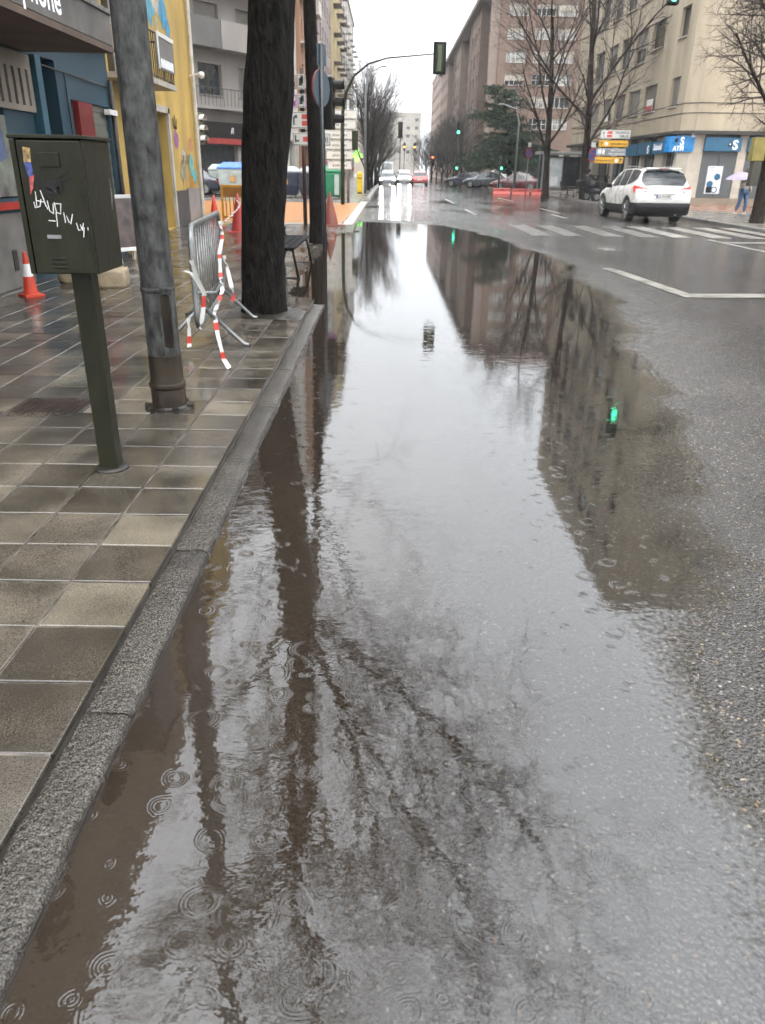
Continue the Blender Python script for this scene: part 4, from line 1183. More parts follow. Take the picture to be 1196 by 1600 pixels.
# balcony
bs = MB().box(-5.5,-4.72,16.4,19.15,3.02,3.12).build('balcony_slab', pm('pale_stone',(.45,.42,.37),.6), b5)
q = MB()
for k in range(20): q.tube([(-4.76,16.45+k*.14,3.12),(-4.76,16.45+k*.14,3.95)], .011, 5)
for k in range(5): q.tube([(-5.4+k*.15,19.1,3.12),(-5.4+k*.15,19.1,3.95)], .011, 5)
q.tube([(-4.76,16.4,3.95),(-4.76,19.12,3.95),(-5.45,19.12,3.95)], .02, 6); q.tube([(-4.76,16.4,3.18),(-4.76,19.12,3.18),(-5.45,19.12,3.18)], .014, 6)
q.build('railing', BLACK, bs)
sg = MB().box(-4.74,-4.70,17.75,19.05,3.32,3.95).build('balcony_sign', pm('sign_grey',(.17,.165,.16),.5), b5)
q = MB().box(-4.70,-4.685,17.75,19.05,3.90,3.98).box(-4.70,-4.685,17.75,17.83,3.32,3.9); q.build('sign_trim', WHITEP, sg)
q = MB()
for k in range(9): q.box(-4.698,-4.69,17.95+k*.11,18.0+k*.11,3.36,3.52)
q.build('sign_strokes', LOGOW, sg)
# front door with surround
dr = MB().box(XY-.28,XY-.2,19.8,20.95,.05,2.62).build('door', GREYP, b5)
MB().box(XY-.2,XY-.19,19.95,20.35,1.85,2.5).build('door_glass', GLASS, dr)
q = MB().box(XY,XY+.06,19.62,19.75,.05,2.80).box(XY,XY+.06,21.0,21.14,.05,2.80).box(XY,XY+.06,19.62,21.14,2.68,2.82); q.build('door_surround', pm('pale_stone',(.45,.42,.37)), b5)
MB().box(XY+.0,XY+.05,21.2,22.4,.04,.92).build('plinth', pm('slate_plinth',(.045,.05,.06),.5), b5)
MB().box(XY+.0,XY+.05,22.45,24.03,.04,.95).build('plinth', pm('silver_plinth',(.28,.28,.30),.4,.3), b5)
q = MB().tube([(XY+.09,23.85,.1),(XY+.09,23.85,11.9)], .055, 8); q.build('downpipe', pm('cream_pipe',(.55,.52,.45),.5), b5)
q = MB().tube([(XY+.02,23.7,3.75),(XY+.3,23.7,3.82)], .02, 6).sphere((XY+.36,23.7,3.78),.09); q.build('wall_lamp', WHITEP, b5)
# painted mural on the upper wall and on the corner
def splat(parent, name, y, z, r, col, k, n=14, sx=1, x=XY+.004):
    pts = []
    for i in range(n):
        a = 2*math.pi*i/n; rr = r*(.7+.5*rng.random()); pts.append((x+k*.0007, y+rr*math.cos(a)*sx, z+rr*math.sin(a)))
    MB().raw(pts, [tuple(range(n))]).build(name, pm(name+'_'+'_'.join(str(int(c*100)) for c in col), col, .6, var=.25, scale=5), parent)
for k, (y, z, r, c) in enumerate([(20.4,4.9,.42,(.10,.36,.48)),(20.9,5.2,.5,(.55,.50,.40)),(21.5,4.85,.35,(.06,.3,.48)),(20.1,5.3,.4,(.12,.40,.50)),(21.9,4.6,.22,(.05,.26,.45)),(20.9,4.55,.2,(.5,.42,.2))]):
    splat(b5, 'mural_patch', y, z, r, c, k)
for k, (y, z, r, c) in enumerate([(21.75,2.15,.22,(.30,.12,.28)),(22.4,1.75,.20,(.55,.52,.48)),(23.2,1.55,.28,(.14,.42,.44)),(23.3,2.05,.2,(.48,.22,.12)),(23.1,1.05,.2,(.50,.22,.03)),(22.2,1.4,.28,(.28,.27,.2)),(23.5,1.25,.22,(.10,.38,.42)),(22.6,1.0,.14,(.45,.26,.1))]):
    splat(b5, 'mural_patch', y, z, r, c, k+8)
q = MB()
for (a, b) in (((21.65,2.42),(21.55,2.62)),((21.75,2.44),(21.75,2.68)),((21.85,2.42),(21.95,2.62)),((21.6,2.42),(21.9,2.4))):
    q.ribbon([(XY+.02,*a),(XY+.02,*b)], .05, (1,0,0))
for k in range(6): q.ribbon([(XY+.021,22.1+k*.16,1.55+.04*(k%2)),(XY+.021,22.2+k*.16,1.78)], .03, (1,0,0))
q.build('graffiti', BLACK, b5)

# ------------------------------------------------------------------ trees
def grow(trunk, crown, p, d, length, r, level, R, cfg):
    """one limb as a wandering tube, then its side shoots"""
    segs = 6 if level == 0 else (5 if level == 1 else (4 if level == 2 else 3))
    pts = [Vector(p)]; rads = [r]; d = Vector(d).normalized()
    taper = cfg['taper'][min(level, len(cfg['taper'])-1)]
    for i in range(segs):
        wob = cfg['wob'] if level else cfg.get('wob0', .03)
        d = (d + Vector((R.gauss(0, wob), R.gauss(0, wob), R.gauss(0, wob)*.6 + cfg['up']*(1 if level else 0)))).normalized()
        pts.append(pts[-1] + d*length/segs); rads.append(r*(1-(1-taper)*(i+1)/segs))
    if level == 0:
        f0 = pts[0].lerp(pts[1], .06*6*1.6/max(length,1)); f1 = pts[0].lerp(pts[1], min(.9, .5*6/max(length,1)))
        pts[1:1] = [f0, f1]; rads[0] = r*1.42; rads[1:1] = [r*1.22, r*1.02]; segs += 2
    (trunk if level <= cfg['trunk_levels'] else crown).tube(pts, rads, (10, 7, 5, 4, 3, 3)[min(level,5)], cap=level == 0)
    if level >= cfg['levels']: return
    n = cfg['n'][min(level, len(cfg['n'])-1)]
    t0 = cfg['start'][min(level, len(cfg['start'])-1)]
    if level == 0: t0 += .0
    base_a = R.uniform(0, 6.28)
    for k in range(n):
        t = t0 + (1-t0)*(k+R.uniform(.2,.9))/n
        i = min(segs-1, int(t*segs)); q = pts[i].lerp(pts[i+1], t*segs-i)
        ax = (pts[i+1]-pts[i]).normalized()
        side = ax.orthogonal().normalized(); side = Matrix.Rotation(base_a + k*2.4 + R.uniform(-.4,.4), 3, ax) @ side
        ang = math.radians(cfg['ang'][min(level, len(cfg['ang'])-1)] + R.uniform(-12, 12))
        nd = ax*math.cos(ang) + side*math.sin(ang)
        nl = length*cfg['ratio'][min(level, len(cfg['ratio'])-1)]*(1.15-.45*t)*R.uniform(.75,1.2)
        rr = max(cfg.get('rmin', .004), (rads[i]*.62 if level else rads[i]*.5)*R.uniform(.75,1.0))
        grow(trunk, crown, q, nd, nl, rr, level+1, R, cfg)
BASECFG = dict(taper=[.45,.35,.3,.3,.35], wob=.12, up=.06, trunk_levels=1, levels=4, n=[9,7,6,5], start=[.38,.25,.2,.15], ang=[42,42,45,45], ratio=[.62,.55,.55,.5], rmin=.004)
def bare_tree(name, label, loc, h, r, seed, lean=(0,0,1), bark=None, group=None, **kw):
    cfg = dict(BASECFG); cfg.update(kw)
    R = random.Random(seed)
    o = thing(name, label, 'tree', loc, 0, group)
    t = MB(); c = MB()
    # root flare
    grow(t, c, (0,0,-.1), lean, h, r, 0, R, cfg)
    to = t.build('trunk', bark or BARK, o, smooth=True)
    if c.v: c.build('crown', TWIG, o, smooth=False)
    return o
# near tree: thick rough trunk, big crown that only the puddle shows
def trunk_mesh(h0, prof, seed, n=40, m=80):
    P = []
    for i in range(m+1):
        z = -.1 + (h0+.1)*i/m
        row = []
        for k in range(n+1):
            a = 2*math.pi*(k%n)/n
            rr = np.interp(z, [q[0] for q in prof], [q[1] for q in prof])
            cx = np.interp(z, [q[0] for q in prof], [q[2] for q in prof]); cy = np.interp(z, [q[0] for q in prof], [q[3] for q in prof])
            rr *= 1 + .10*float(vnoise(np.array(math.cos(a)*2.2+5+z*.4), np.array(math.sin(a)*2.2+z*1.3), seed)) + .05*float(vnoise(np.array(a*7), np.array(z*3.5), seed+1)) + .045*float(vnoise(np.array(a*17), np.array(z*5.0), seed+2))
            row.append((cx+rr*math.cos(a), cy+rr*math.sin(a), z))
        P.append(row)
    return P
t1 = thing('street_tree', 'thick dark wet trunk of the bare tree nearest the kerb', 'tree', (-1.335,8.62,PZ), 0, 'bare street trees')
mb = MB().grid(trunk_mesh(4.3, [(-.1,.275,-.03,0),(.08,.245,-.03,0),(.5,.232,-.02,0),(1.0,.232,.01,0),(1.7,.245,.075,0),(2.15,.255,.125,0),(2.5,.23,.16,0),(2.9,.225,.19,0),(3.6,.24,.22,0),(4.3,.21,.24,0)], 31, 56, 150))
cr = MB(); R = random.Random(5)
cfg = dict(BASECFG); cfg.update(n=[6,9,8,7], start=[.3,.2,.12,.1], levels=4, ang=[38,40,42,45], ratio=[.6,.55,.52,.5], up=.05, rmin=.006)
for (d, L_, r) in (((.10,.05,1),7.0,.16),((.42,-.1,1),5.5,.06),((-.5,.3,1),5.0,.07),((.30,.7,.9),5.0,.05),((.45,-.7,.85),4.6,.045),((1.0,.25,.6),4.2,.04),((.9,-.4,.8),4.4,.04),((-.12,-.3,1),6.5,.10)):
    grow(mb, cr, (.23+d[0]*.05, d[1]*.05, 3.7 + R.uniform(0,.4)), d, L_, r, 1, R, cfg)
mb.build('trunk', BARK, t1, smooth=True); cr.build('crown', TWIG, t1)
# soil in the tree pit
pit = MB()
pit.grid([[(-1.74+.8*i/16, 8.18+.9*j/16, PZ-.012+.035*math.exp(-((-1.74+.8*i/16+1.36)**2+(8.18+.9*j/16-8.62)**2)/.09)+rng.uniform(0,.012)) for i in range(17)] for j in range(17)])
tag(pit.build('tree_pit', pm('wet_soil', (.028,.023,.018), .45, var=.4, scale=30, bump=.6, bscale=90), smooth=False), kind='structure')
t2 = bare_tree('street_tree', 'dark trunk of the second bare tree behind the blank sign pole', (-1.5,17.5,PZ), 9.5, .17, 12, lean=(.016,0,1), wob0=.02, start=[.64,.25,.2,.15], group='bare street trees')
bare_tree('street_tree', 'bare tree at the far right edge with drooping twigs over the crossing', (11.72,25.7,.12), 9.5, .20, 21, lean=(.0,.02,1), bark=BARK2, start=[.40,.2,.15,.1], n=[13,9,8,7], ang=[58,45,45,45], ratio=[.36,.6,.55,.5], up=.0, group='bare street trees')
bare_tree('street_tree', 'bare spreading tree between the bus shelter and the traffic signs', (9.9,51.5,.1), 9.6, .21, 33, bark=BARK2, start=[.40,.2,.15,.1], n=[9,8,7,6], ang=[36,42,42,45], group='bare street trees')
bare_tree('street_tree', 'tall forked bare tree in front of the motorcycles and yellow sign stack', (11.2,46.8,.12), 10.5, .22, 41, lean=(-.07,0,1), bark=BARK2, start=[.36,.2,.15,.1], n=[9,8,7,6], ang=[38,42,42,45], group='bare street trees')
vase = dict(start=[.22,.2,.15,.1], n=[14,8,6,5], ang=[20,22,28,32], ratio=[.72,.55,.5,.45], up=.05, levels=4, rmin=.007)
lab = ['vase shaped bare tree beside the yellow bin, first of the left row', 'second bare tree of the left row beyond the yellow bin', 'third bare tree of the left row beyond the yellow bin', 'fourth bare tree of the left row beyond the yellow bin', 'fifth bare tree of the left row beyond the yellow bin']
protoL = None
for k, y in enumerate((63,71,80,92,106)):
    if k < 2:
        o = bare_tree('street_tree', lab[k], (-1.5+.1*k,y,PZ), 6.1, .15, 50+k, group='bare trees along the far left pavement', **vase)
        protoL = o
    else:
        o = copy_tree(protoL); o.location = (-1.5+.15*k,y,PZ); o.rotation_euler = (0,0,k*1.9); o['label'] = lab[k]
    o.scale = (1,1,1-.02*k)
protoR = None
labr = ['bare brown tree beside the green traffic light, nearest of the far right row', 'second tree of the far right row of bare brown trees', 'third tree of the far right row of bare brown trees', 'fourth tree of the far right row of bare brown trees', 'fifth tree of the far right row of bare brown trees', 'sixth tree of the far right row of bare brown trees', 'seventh tree of the far right row of bare brown trees', 'eighth and last tree of the far right row of bare brown trees']
for k, y in enumerate((98,107,117,128,141,156,174,196)):
    if k < 2:
        o = bare_tree('street_tree', labr[k], (8.6-.05*k,y,.05), 5.6, .13, 70+k, bark=BARK2, group='bare trees along the far right pavement', **dict(vase, ang=[30,30,32,34]))
        protoR = o
    else:
        o = copy_tree(protoR); o.location = (8.6-.08*k,y,.05); o.rotation_euler = (0,0,k*1.3); o['label'] = labr[k]
# cedar: trunk and tiered sprays of needles
ced = thing('cedar_tree', 'dark green cedar with tiered drooping branches behind the parked cars', 'tree', (10.7,73,.05))
R = random.Random(9)
tm = MB().tube([(0,0,-.1),(.05,0,2),(-.15,0,4),(-.7,0,6),(-1.7,0,8.0)], [.26,.22,.17,.11,.03], 9)
cm_ = MB()
for tier in range(17):
    z = 1.7 + tier*.38; fr = (z-1.7)/6.4
    L0 = (5.2*(1-fr)**.9 + .8)
    nb = 10 if tier < 10 else 6
    for k in range(nb):
        a = R.uniform(0, 6.28); ln = L0*R.uniform(.35,1.0)
        if math.cos(a) > .2 and tier in (8,9,10,11): ln *= .5
        cx = np.interp(z, [0,4,6,8], [0,-.15,-.7,-1.7])
        p = Vector((cx,0,z)); dr = Vector((math.cos(a), math.sin(a), .18 if tier < 8 else .42))
        pts = [p]
        for s_ in range(5): pts.append(p + dr*ln*(s_+1)/5 - Z_*(.36*((s_+1)/5)**2*ln*.6) + Vector((R.gauss(0,.05),R.gauss(0,.05),R.gauss(0,.05))))
        tm.tube(pts, [.05,.045,.035,.028,.02,.008], 4, cap=False)
        for s_ in range(int(ln*24)):
            t = R.uniform(.12, 1.0); i = min(4, int(t*5)); q = pts[i].lerp(pts[i+1], t*5-i)
            sd = Vector((-dr.y, dr.x, 0)).normalized()*R.choice((-1,1))
            tip = q + sd*R.uniform(.1,.7)*(1.1-.5*t) + dr*R.uniform(.0,.45) + Z_*R.uniform(-.45,.16)
            w = Vector((R.gauss(0,1),R.gauss(0,1),R.gauss(0,.7))).normalized()*R.uniform(.025,.06)
            mid = q.lerp(tip,.55) + Z_*.03
            cm_.raw([q, mid-w, tip, mid+w], [(0,1,2,3)])
            for _ in range(4):
                e = q.lerp(tip, R.uniform(.2,1)); w2 = Vector((R.gauss(0,1),R.gauss(0,1),R.gauss(0,.9)))*.085
                cm_.raw([e, e+w2+Vector((0,0,.02)), e+w2*.9+Vector((.02,.03,-.06))], [(0,1,2)])
tm.build('trunk', BARK, ced, smooth=True); cm_.build('crown', pm('cedar_needles', (.045,.078,.042), .7, var=.35, scale=2.5, col2=(.012,.026,.015)), ced)

# ------------------------------------------------------------------ near-left street furniture
# olive control cabinet on a post
cab = thing('control_cabinet', 'olive green metal control cabinet on a post with scrawled graffiti', 'cabinet', (-1.44,3.74,PZ))
x0, x1, y0, y1, z0, z1 = -.115, .175, -.31, .05, 1.025, 1.56
MB().box(x0, x1, y0+.03, y1, z0, z1).build('body', OLIVE, cab, bevel=.006)
MB().box(x0-.008, x1+.010, y0+.004, y1+.01, z1+.001, z1+.016).build('lid', OLIVE, cab, bevel=.003)
dr = MB().box(x0+.028, x1-.003, y0, y0+.026, z0+.006, z1-.006).build('door', OLIVE, cab, bevel=.004)
MB().box(x0, x0+.022, y0+.002, y0+.029, z0+.002, z1-.002).build('door_post', OLIVE, cab, bevel=.003)
MB().box(x0+.115, x0+.20, y0-.006, y0-.0005, z1-.105, z1-.05).build('name_plate', OLIVE, dr, bevel=.002)
for k in range(3): MB().box(x0+.10, x0+.165, y0-.005, y0-.0005, z0+.028+k*.018, z0+.036+k*.018).build('louvre', OLIVE, dr, bevel=.002)
MB().box(x0+.10,x0+.16,y0-.004,y0-.0005,z0+.15,z0+.165).build('lock_plate', GREYM, dr)
W2 = pm('white_marker', (.55,.56,.55), .5, var=.2, scale=60)
def scr(name, strokes, mt, w, yy, parent, ox=0, oz=0, s=1):
    m = MB()
    for k, st in enumerate(strokes):
        pts = []
        for a, b in zip(st[:-1], st[1:]):
            for t in np.linspace(0,1,5)[:-1]: pts.append((ox+s*(a[0]+(b[0]-a[0])*t), yy-.0002*k, oz+s*(a[1]+(b[1]-a[1])*t)))
        pts.append((ox+s*st[-1][0], yy-.0002*len(strokes), oz+s*st[-1][1])); m.ribbon(pts, w, (0,-1,0))
    return m.build(name, mt, parent)
# white scrawl across the door
st = [[(0,.02),(.004,.07)],[(-.008,.035),(-.006,.015),(.012,.02),(.02,.045)],[(.022,.075),(.035,.02)],[(.0,.04),(.03,.035),(.04,.01)],
      [(.042,.04),(.045,.005),(.058,-.005),(.062,.03)],[(.066,.035),(.07,.0),(.084,-.005),(.09,.03),(.07,.03)],[(.068,.0),(.066,-.05)],[(.036,-.028),(.062,-.03)],
      [(.096,.0),(.098,-.035)],[(.104,-.01),(.112,-.035)],[(.116,-.04),(.128,-.005)],[(.138,-.035),(.142,-.06),(.15,-.06)],[(.152,-.04),(.156,-.062),(.164,-.035)],[(.164,-.05),(.158,-.085)],[(.178,-.05),(.178,-.06)]]
scr('graffiti', st, W2, .0045, y0-.002, dr, x0+.075, z0+.255, 1.15)
R = random.Random(3)
st = [[(R.uniform(0,.11), R.uniform(0,.05)) for _ in range(4)] for _ in range(12)] + [[(.09,.06),(.13,.085)],[(.08,.045),(.14,.06)],[(.02,.0),(.06,-.02)]]
scr('black_scrawl', st, BLACK, .011, y0-.0015, dr, x0+.09, z0+.33)
# torn stickers
sk = MB().raw([(x0+.055,y0-.0012,z1-.03),(x0+.085,y0-.0012,z1-.035),(x0+.08,y0-.0012,z1-.09),(x0+.05,y0-.0012,z1-.09)], [(0,1,2,3)]); sk.build('sticker', pm('sticker_ochre',(.30,.20,.07),.5,var=.5,scale=40), dr)
sk = MB().raw([(x0+.05,y0-.0014,z1-.088),(x0+.08,y0-.0014,z1-.088),(x0+.084,y0-.0014,z1-.15),(x0+.062,y0-.0014,z1-.155)], [(0,1,2,3)]); sk.build('sticker', pm('sticker_blue',(.04,.06,.22),.5,var=.4,scale=60), dr)
sk = MB().raw([(x0+.062,y0-.0016,z1-.145),(x0+.086,y0-.0016,z1-.135),(x0+.072,y0-.0016,z1-.185),(x0+.056,y0-.0016,z1-.215)], [(0,1,2,3)]); sk.build('sticker', pm('sticker_red',(.35,.06,.06),.5,var=.5,scale=50), dr)
for k in range(4): MB().ribbon([(x1+.001, y1-.05+.004*k, z1-.15-.02*k),(x1+.001,y1-.045-.006*k,z1-.22-.02*k)], .003, (1,0,0)).build('scratch', W2, cab)
MB().box(-.048, .048, -.045, .045, -.02, z0+.0).build('post', OLIVE, cab, bevel=.006)
MB().lathe([(.09,.0),(.085,.012),(.06,.02)], 12).build('post_footing', DARKJ, cab, smooth=True)
# steel lamp column with an inspection hatch
lp = thing('lamp_column', 'weathered grey steel lamp column between the green cabinet and the barrier', 'lamp post', (-1.425,4.86,PZ))
STL = pm('weathered_steel', (.058,.060,.057), .5, .2, var=.42, scale=17, zs=.5, bump=.35, bscale=30, spec=.3)
STR = pm('rusty_steel', (.030,.021,.012), .5, .1, var=.4, scale=6, zs=.4, bump=.2, spec=.3)
grime(STL, (.012,.011,.010), .58, 26, .15); grime(STL, (.15,.15,.14), .70, 34, 1)
lp_m = MB().tube([(0,0,.36),(0,0,.8),(0,0,2.5),(0,0,5.5),(0,0,8.6)], [.103,.101,.096,.08,.058], 24); lp_m.build('pole', STL, lp, smooth=True, angle=60)
MB().tube([(0,0,0),(0,0,.14),(0,0,.15),(0,0,.3595)], [.112,.110,.106,.1045], 24).build('pole_base', STR, lp, smooth=True, angle=60)
MB().lathe([(.115,.145),(.118,.155),(.118,.175),(.112,.185)], 24).build('weld_ring', STR, lp, smooth=True)
MB().box(.028,.092,-.095,-.066,.42,.74).build('hatch', STR, lp, bevel=.008)
MB().lathe([(.102,.752),(.106,.756),(.106,.778),(.102,.782)], 24).build('clamp', STL, lp, smooth=True)
MB().box(.04,.115,-.115,-.08,.748,.788).build('clamp_lug', STL, lp, bevel=.004)
q = MB()
for k in range(6):
    a = k*1.05; q.box(-.02,.02,-.02,.02,0,.03, mv(.14*math.cos(a), .14*math.sin(a), .0) @ rz_(a))
q.lathe([(.165,-.02),(.16,.012),(.13,.02),(.118,.03)], 16); q.build('footing', DARKJ, lp, smooth=False)
q = MB().tube([(0,0,8.55),(.5,.0,9.0),(1.6,.0,9.25)], [.05,.045,.035], 8); q.build('arm', STL, lp, smooth=True)
MB().box(1.5,2.1,-.13,.13,9.16,9.30).build('lantern', GREYM, lp, bevel=.03)
# iron cover in the paving
mc = thing('manhole_cover', 'rusty square iron cover set in the wet tiles beside the cabinet', 'manhole cover', (-2.21,4.83,PZ))
IRON = pm('rusty_iron', (.045,.026,.018), .45, .2, var=.4, scale=14, bump=.6, bscale=160)
q = MB().box(-.225,.225,-.205,.205,-.04,-.004); q.build('plate', IRON, mc, bevel=.004)
q = MB()
for i in range(14):
    for j in range(13):
        q.box(-.205+i*.03,-.19+i*.03,-.19+j*.03,-.175+j*.03,-.003,.0025)
q.build('studs', IRON, mc)
q = MB().box(-.245,-.228,-.225,.225,-.04,.001).box(.228,.245,-.225,.225,-.04,.001).box(-.228,.228,-.225,-.208,-.04,.001).box(-.228,.228,.208,.225,-.04,.001); q.build('frame', GRAN, mc)
# crowd barrier
A = Vector((-1.60,6.52,PZ)); Bv = Vector((-1.83,8.75,PZ)); dv = (Bv-A); ln = dv.length
ba = thing('crowd_barrier', 'galvanised crowd control barrier with torn warning tape beside the tree', 'barrier', A, math.atan2(dv.y, dv.x))
zt, zb = 1.02, .20
pts = [(0,0,zb)]
cr_ = .12
fr_pts = [(0,0,zb+cr_),(0,0,zt-cr_)] + [(cr_-cr_*math.cos(a),0,zt-cr_+cr_*math.sin(a)) for a in np.linspace(.3,1.5,5)] + [(ln-cr_+cr_*math.sin(a),0,zt-cr_+cr_*math.cos(a)) for a in np.linspace(.07,1.5,5)] + [(ln,0,zb+cr_)] + [(ln-cr_+cr_*math.cos(a),0,zb+cr_-cr_*math.sin(a)) for a in np.linspace(.3,1.5,5)] + [(cr_-cr_*math.sin(a),0,zb+cr_-cr_*math.cos(a)) for a in np.linspace(.07,1.5,5)] + [(0,0,zb+cr_)]
MB().tube(fr_pts, .025, 10, cap=False).build('frame', GREYM, ba, smooth=True)
nb = 13
for k in range(nb):
    x = (k+1)*ln/(nb+1); MB().tube([(x,0,zb),(x,0,zt)], .0075, 6).build('bar', GREYM, ba, smooth=True)
def foot(x, s):
    p = [(x,0,zb+.02),(x-.30*s,-.02,zb-.0),(x-.32,-.35,.03),(x-.5,-.40,.012)]
    return p
for (x) in (.38, 1.75):
    q = MB().tube([(x-.04,-.0,zb+.14),(x-.14,-.36,.022),(x-.155,-.40,.016)], .018, 8)
    q.tube([(x-.04,0,zb+.14),(x+.05,.33,.022),(x+.06,.37,.016)], .018, 8)
    q.build('foot', GREYM, ba, smooth=True)
MB().tube([(.0,.0,zb+.30),(.55,-.10,.42),(.72,-.16,.5)], .016, 8).build('brace', GREYM, ba, smooth=True)
# red and white tape tied round it
TR = pm('tape_red', (.50,.035,.02), .4, var=.1); TW = pm('tape_white', (.62,.62,.60), .4, var=.1)
def tape(label, pts, w=.045, seg=.17):
    w = .038
    o = thing('warning_tape', label, 'tape', pts[0], 0, 'torn warning tape on the crowd barrier')
    p = [Vector(q)-Vector(pts[0]) for q in pts]
    fine = []
    for a, b in zip(p[:-1], p[1:]):
        n = max(2, int((b-a).length/.03))
        for t in range(n): fine.append(a.lerp(b, t/n))
    fine.append(p[-1])
    run = 0; cur = [fine[0]]; red = False; tw = 0
    def flush(cur, red):
        if len(cur) < 2: return
        m = MB(); P = []
        for i, q in enumerate(cur):
            a = 1.4*math.sin(q.z*15+q.y*6+q.x*11) + .5*math.sin(q.z*37)
            s = Vector((math.cos(a), .25*math.sin(a*2), .1)).normalized()*w/2
            P.append([q-s, q+s])
        m.grid(P).build('tape_red_band' if red else 'tape_white_band', TR if red else TW, o, smooth=True)
    for a, b in zip(fine[:-1], fine[1:]):
        run += (b-a).length; cur.append(b)
        if run > (seg*.5 if red else seg*1.7): flush(cur, red); cur = [b]; run = 0; red = not red
    flush(cur, red)
    return o
tape('torn red and white tape hanging from the near end of the barrier', [(-1.60,6.48,.80),(-1.56,6.47,.66),(-1.51,6.46,.55),(-1.53,6.45,.40),(-1.56,6.44,.25)])
tape('knotted tape loop round the near upright of the barrier', [(-1.66,6.47,.72),(-1.60,6.46,.70),(-1.55,6.46,.62),(-1.48,6.44,.48)], .06)
tape('frayed tape end lying against the foot of the near upright', [(-1.66,6.45,.34),(-1.66,6.44,.22),(-1.665,6.42,.10)], .075, .08)
tape('long tape strip running from the far upright down to the tiles', [(-1.70,8.2,1.0),(-1.62,7.9,.88),(-1.60,7.6,.75),(-1.52,7.2,.62),(-1.45,6.9,.50),(-1.47,6.6,.36),(-1.40,6.35,.22),(-1.30,6.05,.09),(-1.235,5.93,.045)], .06)
tape('tape strip trailing from the barrier towards the yellow barrier', [(-1.72,8.3,.95),(-1.85,9.6,.98),(-2.2,12,.95),(-2.9,16,.85),(-3.9,21,.75)], .06)
tape('crumpled white tape end beside the bar ends near the tree', [(-1.58,7.7,.72),(-1.50,7.45,.60),(-1.44,7.3,.45),(-1.43,7.25,.36)], .075, .3)
# cones
CO = pm('cone_red', (.55,.045,.015), .4, var=.12); CR2 = pm('cone_faded_red', (.38,.035,.03), .5, var=.15)
def cone(label, loc, h, r, mt, band=True, sq=True):
    o = thing('traffic_cone', label, 'traffic cone', loc, rng.uniform(0,1), 'traffic cones')
    f = lambda t: r*(1-t)+.02*t
    MB().lathe([(f(0),.03),(f(.42),.03+.42*h)], 20).build('lower_cone', mt, o, smooth=True, angle=50)
    MB().lathe([(f(.42)+.001,.03+.42*h),(f(.72)+.001,.03+.72*h)], 20).build('reflective_band', WHITEP if band else mt, o, smooth=True, angle=50)
    MB().lathe([(f(.72),.03+.72*h),(f(1),.03+h),(.012,.035+h)], 20).build('upper_cone', mt, o, smooth=True, angle=50)
    MB().cham(-r*1.35,r*1.35,-r*1.35,r*1.35,0,.03,.008).build('base', mt, o)
    return o
cone('small red and white traffic cone beside the blue shop', (-4.32,9.45,PZ), .48, .085, CO)
cone('plain faded red cone in front of the orange crossing', (-3.66,19.9,PZ), .86, .2, CR2, False)
cone('orange cone half hidden behind the yellow plastic barrier', (-4.6,21.6,PZ), .75, .16, CO, False)
cone('brownish red cone beside the second tree trunk', (-1.62,22.9,PZ), .85, .24, pm('cone_brown',(.20,.05,.03),.5), False)
# pale blocks by the wall
STN = pm('pale_sandstone', (.36,.29,.19), .6, var=.2, scale=6, bump=.3)
for (lab_, x, y, sx, sy, sz, a) in (('pale sandstone block lying behind the cabinet post', -3.62,10.4,.17,.2,.22,.2), ('longer pale sandstone block lying beside the small cone', -4.12,10.7,.27,.16,.2,-.1)):
    o = thing('stone_block', lab_, 'stone block', (x,y,PZ), a, 'loose stone blocks')
    bmx = bmesh.new(); bmesh.ops.create_cube(bmx, size=1)
    bmesh.ops.subdivide_edges(bmx, edges=bmx.edges, cuts=5, use_grid_fill=True)
    for v in bmx.verts:
        k = 1 - .10*(v.co.length**2)
        v.co = Vector((v.co.x*2*sx*k*1.1, v.co.y*2*sy*k*1.1, (v.co.z*k*1.05+.5)*sz)) + Vector((rng.gauss(0,.006),rng.gauss(0,.006),rng.gauss(0,.005)))
    me = bpy.data.meshes.new('stone'); bmx.to_mesh(me); bmx.free(); me.materials.append(STN)
    me.polygons.foreach_set('use_smooth', [True]*len(me.polygons)); link('stone', me, o)
# folding board by the wall
bd = thing('folding_board', 'white framed folding pavement board leaning by the blue shop', 'sign board', (-4.35,13.3,PZ), math.radians(55))
for s in (-1, 1):
    q = MB(); M = Matrix.Rotation(.2*s, 4, 'X'); M = mv(0,.2*s,0) @ M
    q.box(-.3,-.26,-.015,.015,0,1.05,M).box(.26,.3,-.015,.015,0,1.05,M).box(-.26,.26,-.015,.015,1.0,1.05,M).box(-.26,.26,-.015,.015,.18,.24,M); q.build('frame', WHITEP, bd)
    MB().box(-.26,.26,-.006,.006,.24,1.0,M).build('board', pm('board_brown',(.09,.06,.055),.5,var=.4,scale=5), bd)
# yellow plastic works barrier
yb_ = thing('plastic_barrier', 'yellow plastic works barrier before the orange crossing', 'barrier', (-4.15,22.6,PZ), math.radians(-12))
YP = pm('yellow_plastic', (.55,.27,.02), .4, var=.12)
q = MB().box(-.48,-.42,-.02,.02,.05,1.02).box(.42,.48,-.02,.02,.05,1.02).box(-.42,.42,-.02,.02,.96,1.02).box(-.42,.42,-.02,.02,.16,.22); q.build('frame', YP, yb_, bevel=.008)
for k in range(7): MB().box(-.36+k*.115,-.33+k*.115,-.012,.012,.22,.72).build('bar', YP, yb_)
MB().box(-.42,.42,-.015,.015,.72,.957).build('top_panel', pm('brown_panel',(.28,.13,.03),.5), yb_)
for x in (-.4,.4): MB().box(x-.03,x+.03,-.22,.22,0,.05).build('foot', pm('pale_foot',(.5,.42,.2),.5), yb_)
